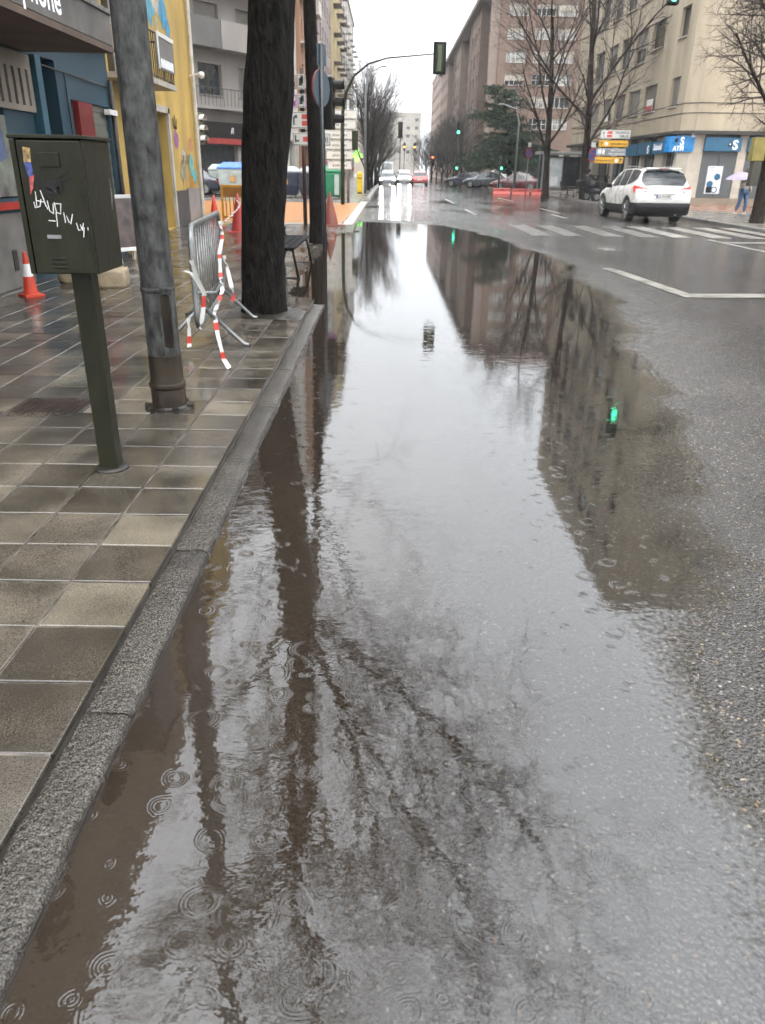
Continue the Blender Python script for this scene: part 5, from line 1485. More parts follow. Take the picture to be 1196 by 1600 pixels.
# bench parallel to the kerb
BENCHB = pm('bench_black', (.009,.009,.010), .7, var=.2, spec=.12)
def bench(label, loc, rz, L_=1.7, mt=BENCHB):
    o = thing('bench', label, 'bench', loc, rz, 'slatted park benches')
    for k in range(4): MB().cham(-L_/2, L_/2, -.02+k*.105, .07+k*.105, .42, .455, .006).build('seat_slat', mt, o)
    for k in range(3):
        M = mv(0,.40+k*.035,.55+k*.115) @ Matrix.Rotation(math.radians(-72), 4, 'X')
        MB().box(-L_/2, L_/2, -.045, .045, -.015, .015, M).build('back_slat', mt, o)
    for x in (-L_/2+.12, L_/2-.12):
        q = MB().tube([(x,-.06,0),(x,.02,.41),(x,.36,.41),(x,.50,.86)], .022, 6).tube([(x,.44,0),(x,.34,.41)], .022, 6).tube([(x,-.08,.012),(x,.46,.012)], .016, 6); q.build('leg_frame', mt, o, smooth=True)
    return o
bench('black slatted bench beside the nearest tree trunk on flooded tiles', (-1.36,12.7,pav_z(-1.36,12.7)-.01), math.radians(90), 2.3)
bench('black slatted bench beside the motorcycles across the avenue', (10.95,49.2,.12), math.radians(90), 1.8)

# ------------------------------------------------------------------ signals, signs, poles
def lens(parent, p, r, d, mt):
    """a round lens facing direction d"""
    d = Vector(d).normalized(); q = Vector((0,0,1)).rotation_difference(d).to_matrix().to_4x4()
    return MB().lathe([(r,0),(r*.9,.02),(r*.5,.035),(.005,.04)], 16, p, q).build('lens', mt, parent, smooth=True)
LRED = pm('lens_red_off', (.06,.01,.008), .2); LAMB = pm('lens_amber_off', (.07,.035,.008), .2); LGRN = pm('lens_green_off', (.006,.035,.02), .2)
GON = em('lens_green_on', (.05,1.0,.45), 9.0); RON = em('lens_red_on', (1.0,.10,.03), 7.0); AON = em('lens_amber_on', (1.0,.36,.03), 6.0)
def signal_head(parent, p, d, on=None, s=1.0, hood=True, backplate=False, hm=None, vm=None):
    """three-lamp head centred at p (local to parent) facing direction d (horizontal)"""
    d = Vector(d).normalized(); a = math.atan2(d.y, d.x) - math.pi/2*-1
    M = mv(*p) @ rz_(math.atan2(d.y, d.x) + math.pi/2)     # local -Y faces d
    hm = hm or BLACK
    hd = MB().box(-.15*s,.15*s,-.1*s,.12*s,-.48*s,.48*s,M).build('signal_head', hm, parent, bevel=.03*s)
    if backplate: MB().box(-.26*s,.26*s,.04*s,.06*s,-.62*s,.62*s,M).build('backplate', BLACK, hd, bevel=.04*s)
    for k, (nm, off, onm) in enumerate((('red', LRED, RON), ('amber', LAMB, AON), ('green', LGRN, GON))):
        c = M @ Vector((0,-.10*s,.31*s-.31*s*k))
        lens(hd, c, .10*s, d, onm if on == nm else off)
        if hood:
            q = MB(); P = []
            for i in range(11):
                ang = math.radians(-20 + 220*i/10)
                row = []
                for (yy, rr) in ((-.10,.118),(-.16 if True else 0,.118),(-.30,.112)):
                    drop = 0 if yy > -.2 else 0
                    row.append(M @ Vector((rr*s*math.cos(ang), yy*s*(1 if ang < 10 else 1), .31*s-.31*s*k + rr*s*math.sin(ang))))
                P.append(row)
            q.grid(P).build('visor', vm or hm, hd, smooth=True)
    return hd
# overhead mast arm over the left lane: green curved pole
ml = thing('traffic_mast', 'olive green curved traffic mast reaching over the lane from the left', 'traffic light', (-2.0,36.6,PZ))
arc = [(0,0,0),(0,0,2.9),(.03,-.1,3.7),(.18,-.3,4.4),(.55,-.6,5.0),(1.15,-.9,5.4),(1.9,-1.15,5.58),(3.9,-1.5,5.72)]
MB().tube(arc, [.09,.082,.072,.062,.05,.04,.032,.024], 10).build('pole', TLGREEN, ml, smooth=True)
signal_head(ml, (4.0,-1.5,5.55), (0,1,0), None, 1.0, True, False, TLGREEN)
MB().box(3.93,4.07,-1.66,-1.62,5.1,6.0).build('mounting_rail', pm('olive_rail',(.075,.095,.045),.5), ml)
MB().box(3.74,4.26,-1.6,-1.58,4.98,6.12).build('backplate', pm('dark_green_plate',(.008,.013,.009),.6,spec=.2), ml, bevel=.04)
signal_head(ml, (.55,.0,2.6), (0.3,1,0), None, .8, False, False, TLGREEN)
# overhead signal at the right, only its foot in frame
mo = thing('traffic_mast', 'black overhead traffic light showing green at the top edge of the picture', 'traffic light', (14.0,24.4,.12))
MB().tube([(0,0,0),(0,0,4.6),(-.3,0,5.6),(-1.2,0,6.1),(-6.2,0,6.3)], [.1,.09,.08,.07,.05], 10).build('pole', TLGREEN, mo, smooth=True)
signal_head(mo, (-6.35,0,6.04), (0,-1,0), 'green', 1.0, True, False)
# dark near signal behind the second tree, lamps aimed across the street
ms = thing('traffic_light', 'dark traffic light with black visors beside the second tree trunk', 'traffic light', (-1.45,18.6,PZ))
MB().tube([(0,0,0),(0,0,3.6)], .05, 10).build('pole', BLACK, ms, smooth=True)
signal_head(ms, (.15,0,2.75), (1,-.15,0), None, 1.05)
# olive signal by the grey block
mg = thing('traffic_light', 'olive traffic light with white lamp hoods before the grey block', 'traffic light', (-9.6,42.6,PZ+.004))
MB().tube([(0,0,0),(0,0,4.0)], .09, 10).build('pole', OLIVE, mg, smooth=True)
OLV = pm('olive_signal', (.10,.11,.055), .5, var=.15)
signal_head(mg, (.05,0,3.2), (1,-.5,0), None, 1.5, True, False, OLV, pm('pale_hood',(.5,.5,.48),.4))
signal_head(mg, (-1.15,0,3.0), (-.6,-1,0), None, 1.2, False, False, OLV)
MB().tube([(-1.15,.1,2.6),(0,.1,2.7)], .04, 6).build('bracket', OLV, mg)
# small stop-side signals across the junction
def post_signal(label, loc, heads, h=3.4, mt=None):
    o = thing('traffic_light', label, 'traffic light', loc)
    MB().tube([(0,0,0),(0,0,h)], .06, 8).build('pole', mt or TLGREEN, o, smooth=True)
    for (p, d, on, s) in heads: signal_head(o, p, d, on, s)
    return o
post_signal('far traffic light on a tall post with two green lamps', (7.1,86,.05), [((0,-.12,5.4),(0,-1,0),'green',1.25),((0,-.12,2.0),(0,-1,0),'green',.95)], 6.0)
post_signal('small traffic light showing green in front of the cedar', (8.9,66,.03), [((.1,-.12,1.95),(0,-1,0),'green',.8)], 2.6)
post_signal('distant dark traffic light hanging over the lanes', (1.7,120,.03), [((0,-.1,6.6),(0,-1,0),None,2.2)], 7.5)
post_signal('distant traffic light with an amber lamp over the left lane', (2.9,150,.03), [((0,-.1,5.2),(0,-1,0),'amber',1.3)], 6)
post_signal('distant traffic light with an amber lamp over the middle lane', (4.7,150,.03), [((0,-.1,5.2),(0,-1,0),'amber',1.3)], 6)
post_signal('distant traffic light showing red beside the right trees', (6.3,118,.03), [((0,-.1,2.7),(0,-1,0),'red',1.4)], 3.6)
# blank-backed round sign on the near pole
sp_ = thing('road_sign', 'back of a round no entry sign on a slim pole before the second tree', 'road sign', (-1.245,15.85,pav_z(-1.245,15.85)))
SLATE = pm('slate_sign_back', (.050,.075,.095), .45, .2, var=.15)
MB().tube([(0,0,-.05),(0,0,3.55)], .03, 10).build('pole', pm('dark_pole',(.07,.078,.085),.4,.4), sp_, smooth=True)
Md = mv(.0,.06,2.85) @ rz_(math.radians(64)) @ Matrix.Rotation(math.radians(-90), 4, 'X')
ds = MB().lathe([(.005,0),(.30,0),(.305,.006),(.305,.02),(.30,.024),(.005,.024)], 32, (0,0,0), Md).build('disc', SLATE, sp_, smooth=True, angle=40)
q = MB().grid([[Md @ Vector((r_*math.cos(2*math.pi*k/32), r_*math.sin(2*math.pi*k/32), z_)) for r_, z_ in ((.308,.004),(.309,.026),(.22,.027))] for k in range(33)]); q.build('red_rim', pm('sign_red',(.36,.03,.04),.4), ds)
MB().box(-.14,.14,-.012,.0,-.17,.17, mv(.0,.05,3.38) @ rz_(math.radians(58))).build('plate', SLATE, sp_)
# stacked direction signs on the left
SGN_W = pm('sign_panel_white', (.55,.56,.53), .4, var=.06); SGN_BR = pm('sign_panel_brown', (.20,.09,.055), .4); SGN_P = pm('sign_panel_purple', (.28,.05,.26), .4)
SGN_Y = pm('sign_panel_yellow', (.62,.33,.01), .4, var=.05); SGN_G = pm('sign_panel_grey', (.17,.185,.20), .4); INK = pm('sign_ink', (.03,.03,.035), .5); INKR = pm('sign_red_ink', (.50,.06,.05), .5); INKW = pm('sign_white_ink', (.7,.7,.68), .4, var=.03)
ds_ = thing('direction_signs', 'stack of brown, purple and white direction signs beside the trunk', 'road sign', (-2.3,22.7,PZ))
MB().tube([(.0,.05,0),(.0,.05,3.85)], .055, 10).build('post', pm('rusty_post',(.045,.026,.02),.5), ds_, smooth=True)
def sign_panel(parent, x0, x1, z0, z1, y, mt, marks):
    pn = MB().box(x0,x1,y-.03,y,z0,z1).build('sign_panel', mt, parent, bevel=.012)
    b = .018
    q = MB(); yy = y-.0325
    for (a, c, d, e) in ((x0+b,x1-b,z0+b,z0+b+.012),(x0+b,x1-b,z1-b-.012,z1-b),(x0+b,x0+b+.012,z0+b+.012,z1-b-.012),(x1-b-.012,x1-b,z0+b+.012,z1-b-.012)): q.raw([(a,yy,d),(c,yy,d),(c,yy,e),(a,yy,e)], [(0,1,2,3)])
    q.build('border', INK if mt in (SGN_W,SGN_Y) else INKW, pn)
    byc = {}
    for (m_, rects) in marks: byc.setdefault(m_.name, (m_, []))[1].extend(rects)
    for nm, (m_, rects) in byc.items():
        q = MB()
        for i, (a, c, d, e) in enumerate(rects): q.raw([(a,yy-.001,d),(c,yy-.001,d),(c,yy-.001,e),(a,yy-.001,e)], [(0,1,2,3)])
        q.build('sign_marks', m_, pn)
    return pn
def strokes(x0, x1, z0, z1, n):
    w = (x1-x0)/n; out = []
    for k in range(n):
        if k % 5 == 4: continue
        out.append((x0+k*w, x0+k*w+w*.35, z0, z1))
        if k % 2 == 0: out.append((x0+k*w+w*.35, x0+k*w+w*.7, (z0+z1)/2-.01, (z0+z1)/2+.012))
    return out
for (z0, z1, mt) in ((3.36,3.70,SGN_BR),(2.93,3.25,SGN_P)):
    sign_panel(ds_, -.36, -.13, z0, z1, 0, mt, [(INKW, [(-.31,-.24,z0+.10,z1-.06),(-.24,-.18,z1-.16,z1-.06)])])
    sign_panel(ds_, -.12, .07, z0, z1, 0, SGN_W, [(INK, [(-.07,.02,z0+.08,z1-.08),(-.03,.04,z0+.14,z1-.04)])])
    sign_panel(ds_, .08, .85, z0, z1, 0, mt, [(INKW, strokes(.14,.78,z0+.09,z1-.12,10))])
sign_panel(ds_, -.32, .75, 2.43, 2.84, 0, SGN_W, [(INK, [(-.25,-.21,2.52,2.72),(-.21,-.14,2.68,2.76)]+strokes(.3,.7,2.48,2.58,8)), (INKR, [(-.02,.22,2.66,2.78),(-.02,.22,2.50,2.62)])])
sign_panel(ds_, -.28, .75, 2.02, 2.34, 0, SGN_W, [(INK, [(-.22,-.18,2.10,2.28),(-.18,-.1,2.12,2.16)]+strokes(.3,.7,2.10,2.24,8)), (INKR, [(-.0,.22,2.12,2.24)])])
for z in (3.30, 2.885, 2.385): MB().box(-.06,.06,-.03,.05,z-.03,z+.04).build('bracket', BLACK, ds_)
# second white stack further on
d2 = thing('direction_signs', 'stack of plain white direction signs behind the curved mast', 'road sign', (-2.05,38.6,PZ))
MB().tube([(.2,.06,0),(.2,.06,4.3)], .06, 8).build('post', GREYM, d2, smooth=True)
for k in range(6): sign_panel(d2, -1.05+.06*k, .62-.05*k, 3.9-.42*k-.36, 3.9-.42*k, 0, SGN_W, [(INK, strokes(-.5,.2,3.9-.42*k-.24,3.9-.42*k-.14,8))])
# right-hand stack with readable panels
d3 = thing('direction_signs', 'stack of white, yellow and grey direction signs before the beige block', 'road sign', (11.6,44.0,.12))
MB().tube([(.1,.06,0),(.1,.06,3.9)], .055, 8).build('post', pm('rusty_post',(.045,.026,.02)), d3, smooth=True)
def lett(panel, s, size, x, z, mt, al='LEFT'):
    q = MB(); text_mb(q, s, size, (x,-.036,z), X_, Z_, weight=.004, align=al); q.build('lettering', mt, panel)
S = 44.0/46.0
p = sign_panel(d3, -.55, 1.0, 3.02, 3.42, 0, SGN_W, [(INKR, [(-.22,.05,3.24,3.36),(-.22,.05,3.08,3.20)]), (INK, [(-.42,-.38,3.10,3.30),(-.47,-.33,3.27,3.31)])])
lett(p, 'VALENCIA', .16, .94, 3.25, INK, 'RIGHT'); lett(p, 'TERUEL', .16, .94, 3.08, INK, 'RIGHT')
p = sign_panel(d3, -.6, .95, 2.62, 2.94, 0, SGN_Y, [(INK, [(-.48,-.44,2.68,2.86),(-.54,-.38,2.82,2.86)]), (INKW, [(-.28,-.12,2.70,2.86)])]); lett(p, 'ESTACION BUS', .13, .9, 2.72, INK, 'RIGHT')
p = sign_panel(d3, -.68, .85, 2.22, 2.56, 0, SGN_G, [(INKW, strokes(.1,.8,2.42,2.50,12)+strokes(.0,.8,2.27,2.35,14)+[(-.6,-.42,2.3,2.5),(-.36,-.24,2.3,2.5)])])
p = sign_panel(d3, -.70, .78, 1.84, 2.16, 0, SGN_Y, [(INKW, [(.36,.5,1.90,2.06)]), (INK, [(.60,.66,1.90,2.02),(.56,.72,2.02,2.08)])]); lett(p, 'ESTACION F.F.C.C.', .115, -.64, 1.94, INK)
# no-parking signs
def no_parking(label, loc, h, r=.3, rz=0):
    o = thing('road_sign', label, 'road sign', loc, rz, 'round no parking signs')
    MB().tube([(0,0.04,0),(0,0.04,h+.55)], .03, 8).build('pole', GREYM, o, smooth=True)
    Md = mv(0,0,h) @ Matrix.Rotation(math.radians(90), 4, 'X')
    d = MB().lathe([(.005,0),(r*.78,0),(r*.78,.008),(.005,.008)], 24, (0,0,0), Md).build('blue_field', pm('sign_blue',(.04,.08,.30),.4), o, smooth=True, angle=40)
    ring(r*.76, r, -.014, h).build('red_rim', pm('sign_red',(.36,.03,.04)), o)
    MB().box(-r*.75,r*.75,-.02,-.012,-.04,.04, mv(0,0,h) @ Matrix.Rotation(math.radians(45),4,'Y')).build('red_bar', pm('sign_red',(.45,.03,.04)), o)
    MB().box(-.14,.14,-.01,.0,h+r+.04,h+r+.30).build('plate', WHITEP, o)
    return o
no_parking('round no parking sign beside the forked bare tree', (12.1,49.5,.12), 2.35, .36)
no_parking('round no parking sign standing by the red plastic barriers', (9.35,55.5,.03), 2.6, .33, math.radians(35))
# lamp posts further down
def far_lamp(label, loc, h, arm):
    o = thing('lamp_column', label, 'lamp post', loc, 0, 'street lamps along the avenue')
    MB().tube([(0,0,0),(0,0,h*.8),(arm*.2,0,h*.95),(arm,0,h)], [.09,.07,.05,.035], 8).build('pole', GREYM, o, smooth=True)
    MB().box(min(arm,arm*1.3),max(arm,arm*1.3),-.12,.12,h-.04,h+.06).build('lantern', GREYM, o, bevel=.02)
    return o
far_lamp('grey street lamp behind the yellow bin', (-1.5,55.2,PZ), 7.4, 1.0)
far_lamp('curved grey street lamp standing before the cedar', (10.2,66.5,.05), 6.2, -1.3)
# containers and bins on the far left
def bank_container(name, label, loc, bm, lm, sx=.6, sy=.55, h=1.25, rz=0, slot=True):
    o = thing(name, label, 'container', loc, rz, 'waste containers beyond the orange crossing')
    P = lambda t, z: [(-sx*t,-sy*t,z),(sx*t,-sy*t,z),(sx*t,sy*t,z),(-sx*t,sy*t,z)]
    q = MB(); vs = []; 
    lv = [(.80,.1),(.95,.55),(1.0,h*.85)]
    for (t, z) in lv: vs += P(t, z)
    fs = [(3,2,1,0)]
    for k in range(len(lv)-1):
        for j in range(4): fs.append((k*4+j, k*4+(j+1)%4, k*4+4+(j+1)%4, k*4+4+j))
    fs.append((8,9,10,11)); q.raw(vs, fs); q.build('bin_body', bm, o, bevel=.04)
    q = MB(); vs = P(1.04, h*.85+.005) + P(1.04, h*.92) + P(.6, h*1.08)
    fs = [(3,2,1,0),(8,9,10,11)] + [(k*4+j, k*4+(j+1)%4, k*4+4+(j+1)%4, k*4+4+j) for k in range(2) for j in range(4)]
    q.raw(vs, fs); q.build('lid', lm, o, bevel=.03)
    for x in (-sx*.6, sx*.6):
        MB().tube([(x,-.0,.08),(x+.05,0,.08)], .08, 10).build('wheel', RUBBER, o)
    if slot: MB().box(-sx*.18,sx*.18,-sy*1.02,-sy*.97,h*.45,h*.65).build('label_plate', pm('label_orange',(.5,.25,.08),.5), o)
    return o
NAVY = pm('navy_plastic', (.022,.028,.055), .4); GRN = pm('green_plastic', (.015,.19,.09), .4); PALE = pm('pale_plastic', (.36,.40,.38), .4); BLID = pm('blue_lid', (.10,.22,.62), .4); YPL = pm('bright_yellow_plastic', (.62,.42,.01), .4)
bank_container('waste_container', 'pale grey container with a blue lid left of the nearest trunk', (-8.6,46.4,PZ), PALE, BLID, .85, .6, 1.6)
bank_container('waste_container', 'pale rounded container behind the yellow barrier', (-9.55,46.8,PZ), PALE, PALE, .5, .5, 1.5, 0, False)
bank_container('waste_container', 'navy blue waste container with an orange label and a pale lid', (-5.6,45.6,PZ), NAVY, pm('grey_lid',(.33,.36,.40),.4), .75, .6, 1.45)
bank_container('waste_container', 'second navy waste container beside the sign stack', (-4.2,45.4,PZ), NAVY, pm('grey_lid',(.33,.36,.40)), .7, .6, 1.45, .05, False)
bank_container('waste_container', 'yellow recycling container beside the nearest trunk', (-6.9,46.0,PZ), YPL, YPL, .5, .55, 1.5, 0, False)
bank_container('waste_container', 'green glass container between the trunk and the curved mast', (-3.0,44.2,PZ), GRN, GRN, .62, .55, 1.5, 0, False)
MB().box(.18,.42,-.64,-.58,.2,1.2).build('pale_panel', PALE, bpy.data.objects['waste_container.005'])
yb2 = thing('post_box', 'bright yellow pillar post box on the far left pavement', 'post box', (-1.85,54.5,PZ))
MB().box(-.19,.19,-.19,.19,.06,1.12).build('pillar', YPL, yb2, bevel=.03)
MB().lathe([(.27,1.12),(.27,1.18),(.20,1.30),(.02,1.34)], 4, (0,0,0), rz_(math.pi/4)).build('cap', YPL, yb2)
MB().box(-.13,.13,-.205,-.19,.9,.95).build('slot', BLACK, yb2); MB().box(-.15,.15,-.15,.15,0,.06).build('plinth', BLACK, yb2)
# green cross and awning on the far left shops
pc = thing('pharmacy_cross', 'lit green pharmacy cross over the red awning', 'shop sign', (-2.40,64.0,2.45))
MB().box(-.42,.42,-.06,.06,-.13,.13).box(-.13,.13,-.062,.062,.13,.42).box(-.13,.13,-.062,.062,-.42,-.13).build('cross', em('cross_green',(.25,1,.1),2.0), pc); MB().tube([(-.5,0.1,0),(-2.7,.1,0)], .04, 6).build('bracket', GREYM, pc)
aw = thing('shop_awning', 'small red shop awning beyond the curved mast', 'awning', (-4.9,62.0,1.55))
MB().prism([(0,0,.55),(2.2,0,.05),(2.2,0,-.12),(0,0,.40)], (0,3.0,0)).build('canopy', pm('red_awning',(.30,.035,.05),.6), aw)
MB().prism([(2.2,0,.05),(2.24,0,.05),(2.24,0,-.2),(2.2,0,-.2)], (0,3.0,0)).build('valance', pm('red_awning',(.30,.035,.05)), aw)
# red plastic works barriers
for k in range(3):
    o = thing('water_barrier', ['red plastic water barrier, left one of three below the cedar','red plastic water barrier, middle one of three below the cedar','red plastic water barrier, right one of three below the cedar'][k], 'barrier', (8.0+k*1.25,57.5-.5*k,.03), math.radians(-8), 'red plastic barriers')
    MB().raw([(-.6,-.22,0),(.6,-.22,0),(.6,.22,0),(-.6,.22,0),(-.6,-.1,.2),(.6,-.1,.2),(.6,.1,.2),(-.6,.1,.2),(-.6,-.09,.40),(.6,-.09,.40),(.6,.09,.40),(-.6,.09,.40)], [(3,2,1,0),(8,9,10,11)]+[(a+j,a+(j+1)%4,a+4+(j+1)%4,a+4+j) for a in (0,4) for j in range(4)]).build('barrier_body', pm('barrier_red',(.55,.08,.06),.4,var=.1), o, bevel=.03)
    MB().box(-.2,.2,-.105,-.088,.25,.33).build('recess', pm('barrier_dark',(.28,.03,.03),.5), o)
# bus shelter
sh = thing('bus_shelter', 'grey bus shelter with a white advertising panel before the green shop', 'bus shelter', (12.3,58.0,.12))
for (x, y) in ((-1.5,0),(1.5,0),(-1.5,1.4),(1.5,1.4)): MB().box(x-.05,x+.05,y-.05,y+.05,0,2.5).build('post', GREYM, sh)
MB().cham(-1.8,1.8,-.3,1.8,2.5,2.68,.03).build('roof', GREYP, sh)
MB().box(-1.44,1.44,1.38,1.42,.3,2.4).build('glass_panel', GLASS, sh)
ad = MB().box(-1.5,-.1,-.12,.0,.35,2.3).build('poster_case', GREYM, sh, bevel=.02)
MB().box(-1.42,-.18,-.135,-.122,.45,2.2).build('poster', pm('pale_poster',(.42,.46,.46),.2,var=.2,scale=2), ad)
MB().box(-.9,-.4,-.142,-.136,.5,1.1).build('poster_figure', pm('poster_white',(.62,.63,.65)), ad)
MB().box(-1.2,1.2,.9,1.3,.42,.47).build('seat', GREYM, sh)
rl = thing('pedestrian_railing', 'black pedestrian railing behind the bench across the avenue', 'railing', (12.9,56.0,.12))
for k in range(16): MB().tube([(k*.14,0,0),(k*.14,0,1.2)], .016, 5).build('bar', BLACK, rl)
MB().tube([(0,0,1.2),(2.1,0,1.2)], .03, 6).build('top_rail', BLACK, rl); MB().tube([(0,0,.15),(2.1,0,.15)], .025, 6).build('bottom_rail', BLACK, rl)
yx = thing('utility_box', 'yellow and olive box fixed to the far right tree', 'box', (11.30,25.62,1.40))
MB().box(-.13,.13,-.12,.12,-.2,.50).build('lower_box', pm('olive_box',(.045,.042,.025),.5), yx, bevel=.01); MB().box(-.22,.16,-.14,.14,.505,1.15).build('upper_box', pm('mustard_box',(.26,.21,.05),.5), yx, bevel=.01)

# ------------------------------------------------------------------ cars
def car(name, label, loc, rz, paint, L_=4.3, Wd=1.76, Ht=1.48, suv=False, detail=True, head=None, tail=None, group=None, wr=.32, clad=None):
    """lofted body: stations run from tail (y=0) to nose (y=L)"""
    o = thing(name, label, 'car', loc, rz, group)
    hw = Wd/2; hs = Ht/1.645
    if suv:
        T = [(0,.40,.72,.74,.70,.80,.72),(.05,.33,.92,.96,.78,.86,.78),(.12,.30,1.03,1.10,.82,.885,.80),(.30,.28,1.05,1.40,.83,.89,.70),(.46,.27,1.06,1.58,.84,.89,.63),(.85,.27,1.04,1.635,.84,.89,.61),(1.6,.26,1.0,1.645,.84,.885,.62),(2.4,.26,.98,1.62,.84,.885,.62),(2.85,.26,.98,1.50,.84,.885,.62),(3.35,.26,.99,1.16,.84,.89,.70),(3.6,.27,.96,1.06,.84,.89,.74),(4.1,.28,.86,.95,.82,.87,.70),(4.4,.3,.72,.80,.74,.80,.62),(4.54,.34,.60,.63,.5,.60,.45)]
        L0 = 4.54
    else:
        T = [(0,.40,.66,.68,.62,.74,.66),(.05,.33,.80,.84,.72,.82,.74),(.15,.28,.90,.97,.78,.86,.76),(.5,.26,.95,1.10,.8,.88,.70),(.85,.24,.95,1.40,.82,.88,.60),(1.2,.23,.94,1.55,.82,.88,.58),(1.8,.22,.92,1.62,.82,.88,.58),(2.4,.22,.91,1.58,.82,.88,.58),(2.8,.22,.91,1.36,.82,.88,.60),(3.25,.22,.92,1.06,.82,.88,.68),(3.5,.23,.89,.98,.82,.88,.72),(4.0,.25,.80,.88,.8,.86,.70),(4.38,.28,.66,.74,.72,.78,.60),(4.54,.33,.56,.59,.5,.58,.45)]
        L0 = 4.54
    T = np.array(T); T[:,0] *= L_/L0
    T[:,1:4] *= hs
    T[:,4:] *= hw/.89
    def par(y): return [np.interp(y, T[:,0], T[:,i]) for i in range(1,7)]
    def smooth_par(y):
        d = .05*L_/4.5
        return np.mean([par(min(max(y+k, 0), L_)) for k in (-d, 0, 0, d)], axis=0) if 0.02 < y < L_-.02 else np.array(par(y))
    def prof(y):
        zb, zl, zt, wl, wb, wt = smooth_par(y)
        gz_ = zt - zl
        p = [(0,zb),(wl*.9,zb),(wl,zb+.05),(wb*.985,zb+(zl-zb)*.35),(wb,zl-(zl-zb)*.30),(wb-.008,zl-.06*(zl-zb)/.6),(wb-.045,zl+.012)]
        sx, sz = p[-1]
        p += [(sx+(wt-sx)*.80, sz+gz_*.80),(sx+(wt-sx)*.96-.01, sz+gz_*.93),(wt-.10, zt-.012),(wt*.5, zt+.004),(0,zt+.01)]
        return p
    def S(y, t, off=0, side=1):
        p = prof(y); i = min(int(t), len(p)-2); f = t-i
        x = p[i][0]+(p[i+1][0]-p[i][0])*f; z = p[i][1]+(p[i+1][1]-p[i][1])*f
        if off:
            tx, tz = p[i+1][0]-p[i][0], p[i+1][1]-p[i][1]; l = math.hypot(tx, tz) or 1
            x += tz/l*off; z += -tx/l*off
            if False: pass
        return Vector((side*x, y, z))
    ys_ = sorted(set(list(np.linspace(0, L_, 46)) + list(T[:,0])))
    q = MB(); P = []
    for y in ys_:
        p = prof(y)
        P.append([(x,y,z) for x,z in p] + [(-x,y,z) for x,z in reversed(p[1:-1])])
    n = len(P[0])
    vs = [v for r in P for v in r]; fs = []
    for i in range(len(P)-1):
        for j in range(n): fs.append((i*n+j, i*n+(j+1)%n, (i+1)*n+(j+1)%n, (i+1)*n+j))
    fs.append(tuple(range(n))); fs.append(tuple(range((len(P)-1)*n+n-1, (len(P)-1)*n-1, -1)))
    q.raw(vs, fs)
    body = q.build('car_body', paint, o, smooth=True, angle=38)
    ya, yf = .205*L_, .805*L_
    if detail:
        bmx = bmesh.new(); bmx.from_mesh(body.data); bmesh.ops.recalc_face_normals(bmx, faces=bmx.faces); bmx.to_mesh(body.data); bmx.free()
        cut = MB()
        for yy in (ya, yf): cut.tube([(-hw-.2,yy,wr+.02),(hw+.2,yy,wr+.02)], wr+.065, 28)
        co = cut.build('cutter', None, o)
        md = body.modifiers.new('b', 'BOOLEAN'); md.operation = 'DIFFERENCE'; md.object = co; md.solver = 'EXACT'
        bpy.context.view_layer.update()
        me = bpy.data.meshes.new_from_object(body.evaluated_get(bpy.context.evaluated_depsgraph_get()))
        body.modifiers.clear(); body.data = me
        me.polygons.foreach_set('use_smooth', [True]*len(me.polygons)); me.set_sharp_from_angle(angle=math.radians(38))
        bpy.data.objects.remove(co)
    def patch(name, ys2, ts, mt, off=.006, sides=(1,-1), parent=None, sm=True):
        for s in sides:
            MB().grid([[S(y, t, off, s) for t in ts] for y in ys2]).build(name, mt, parent or o, smooth=sm)
    # glass: side windows, rear and front screens
    y_r, y_f = (.17 if suv else .22)*L_, .70*L_
    for (a, b) in ((.115*L_ if suv else .2*L_, .30*L_), (.315*L_,.47*L_), (.485*L_,.645*L_)):
        for s in (1,-1):
            P = []
            for y in np.linspace(a, b, 9):
                f = (y-a)/(b-a)
                lo = 6.16; hi = 7.75
                if suv and a < .2*L_: lo = 6.2+.35*(1-f)**2; hi = 7.7-.25*(1-f)**2
                if a > .4*L_: hi = 7.75-1.15*max(0,(f-.55)/.45)**1.3
                P.append([S(y, t, .005, s) for t in np.linspace(lo, hi, 4)])
            MB().grid(P).build('side_window', GLASS, o, smooth=True)
    yr0, yr1 = (.135, .44) if suv else (.33,.98)
    yr0 *= L_/4.54; yr1 *= L_/4.54
    P = []
    for i, y in enumerate(np.linspace(yr0, yr1, 7)):
        p = prof(y); wmax = p[8][0]*.985; zt = p[-1][1]
        e = .80 if i in (0,) else (.93 if i in (1,6) else 1)
        P.append([(wmax*e*u, y-.012, np.interp(abs(wmax*e*u), [p[11][0],p[10][0],p[9][0],p[8][0]], [p[11][1],p[10][1],p[9][1],p[8][1]])+.008) for u in np.linspace(-1,1,13)])
    MB().grid(P).build('rear_window', GLASS, o, smooth=True)
    P = []
    for y in np.linspace(.655*L_, .755*L_, 6):
        p = prof(y); wmax = p[8][0]*.97
        P.append([(wmax*u, y+.01, np.interp(abs(wmax*u), [p[11][0],p[10][0],p[9][0],p[8][0]], [p[11][1],p[10][1],p[9][1],p[8][1]])+.008) for u in np.linspace(-1,1,9)])
    MB().grid(P).build('windscreen', GLASS, o, smooth=True)
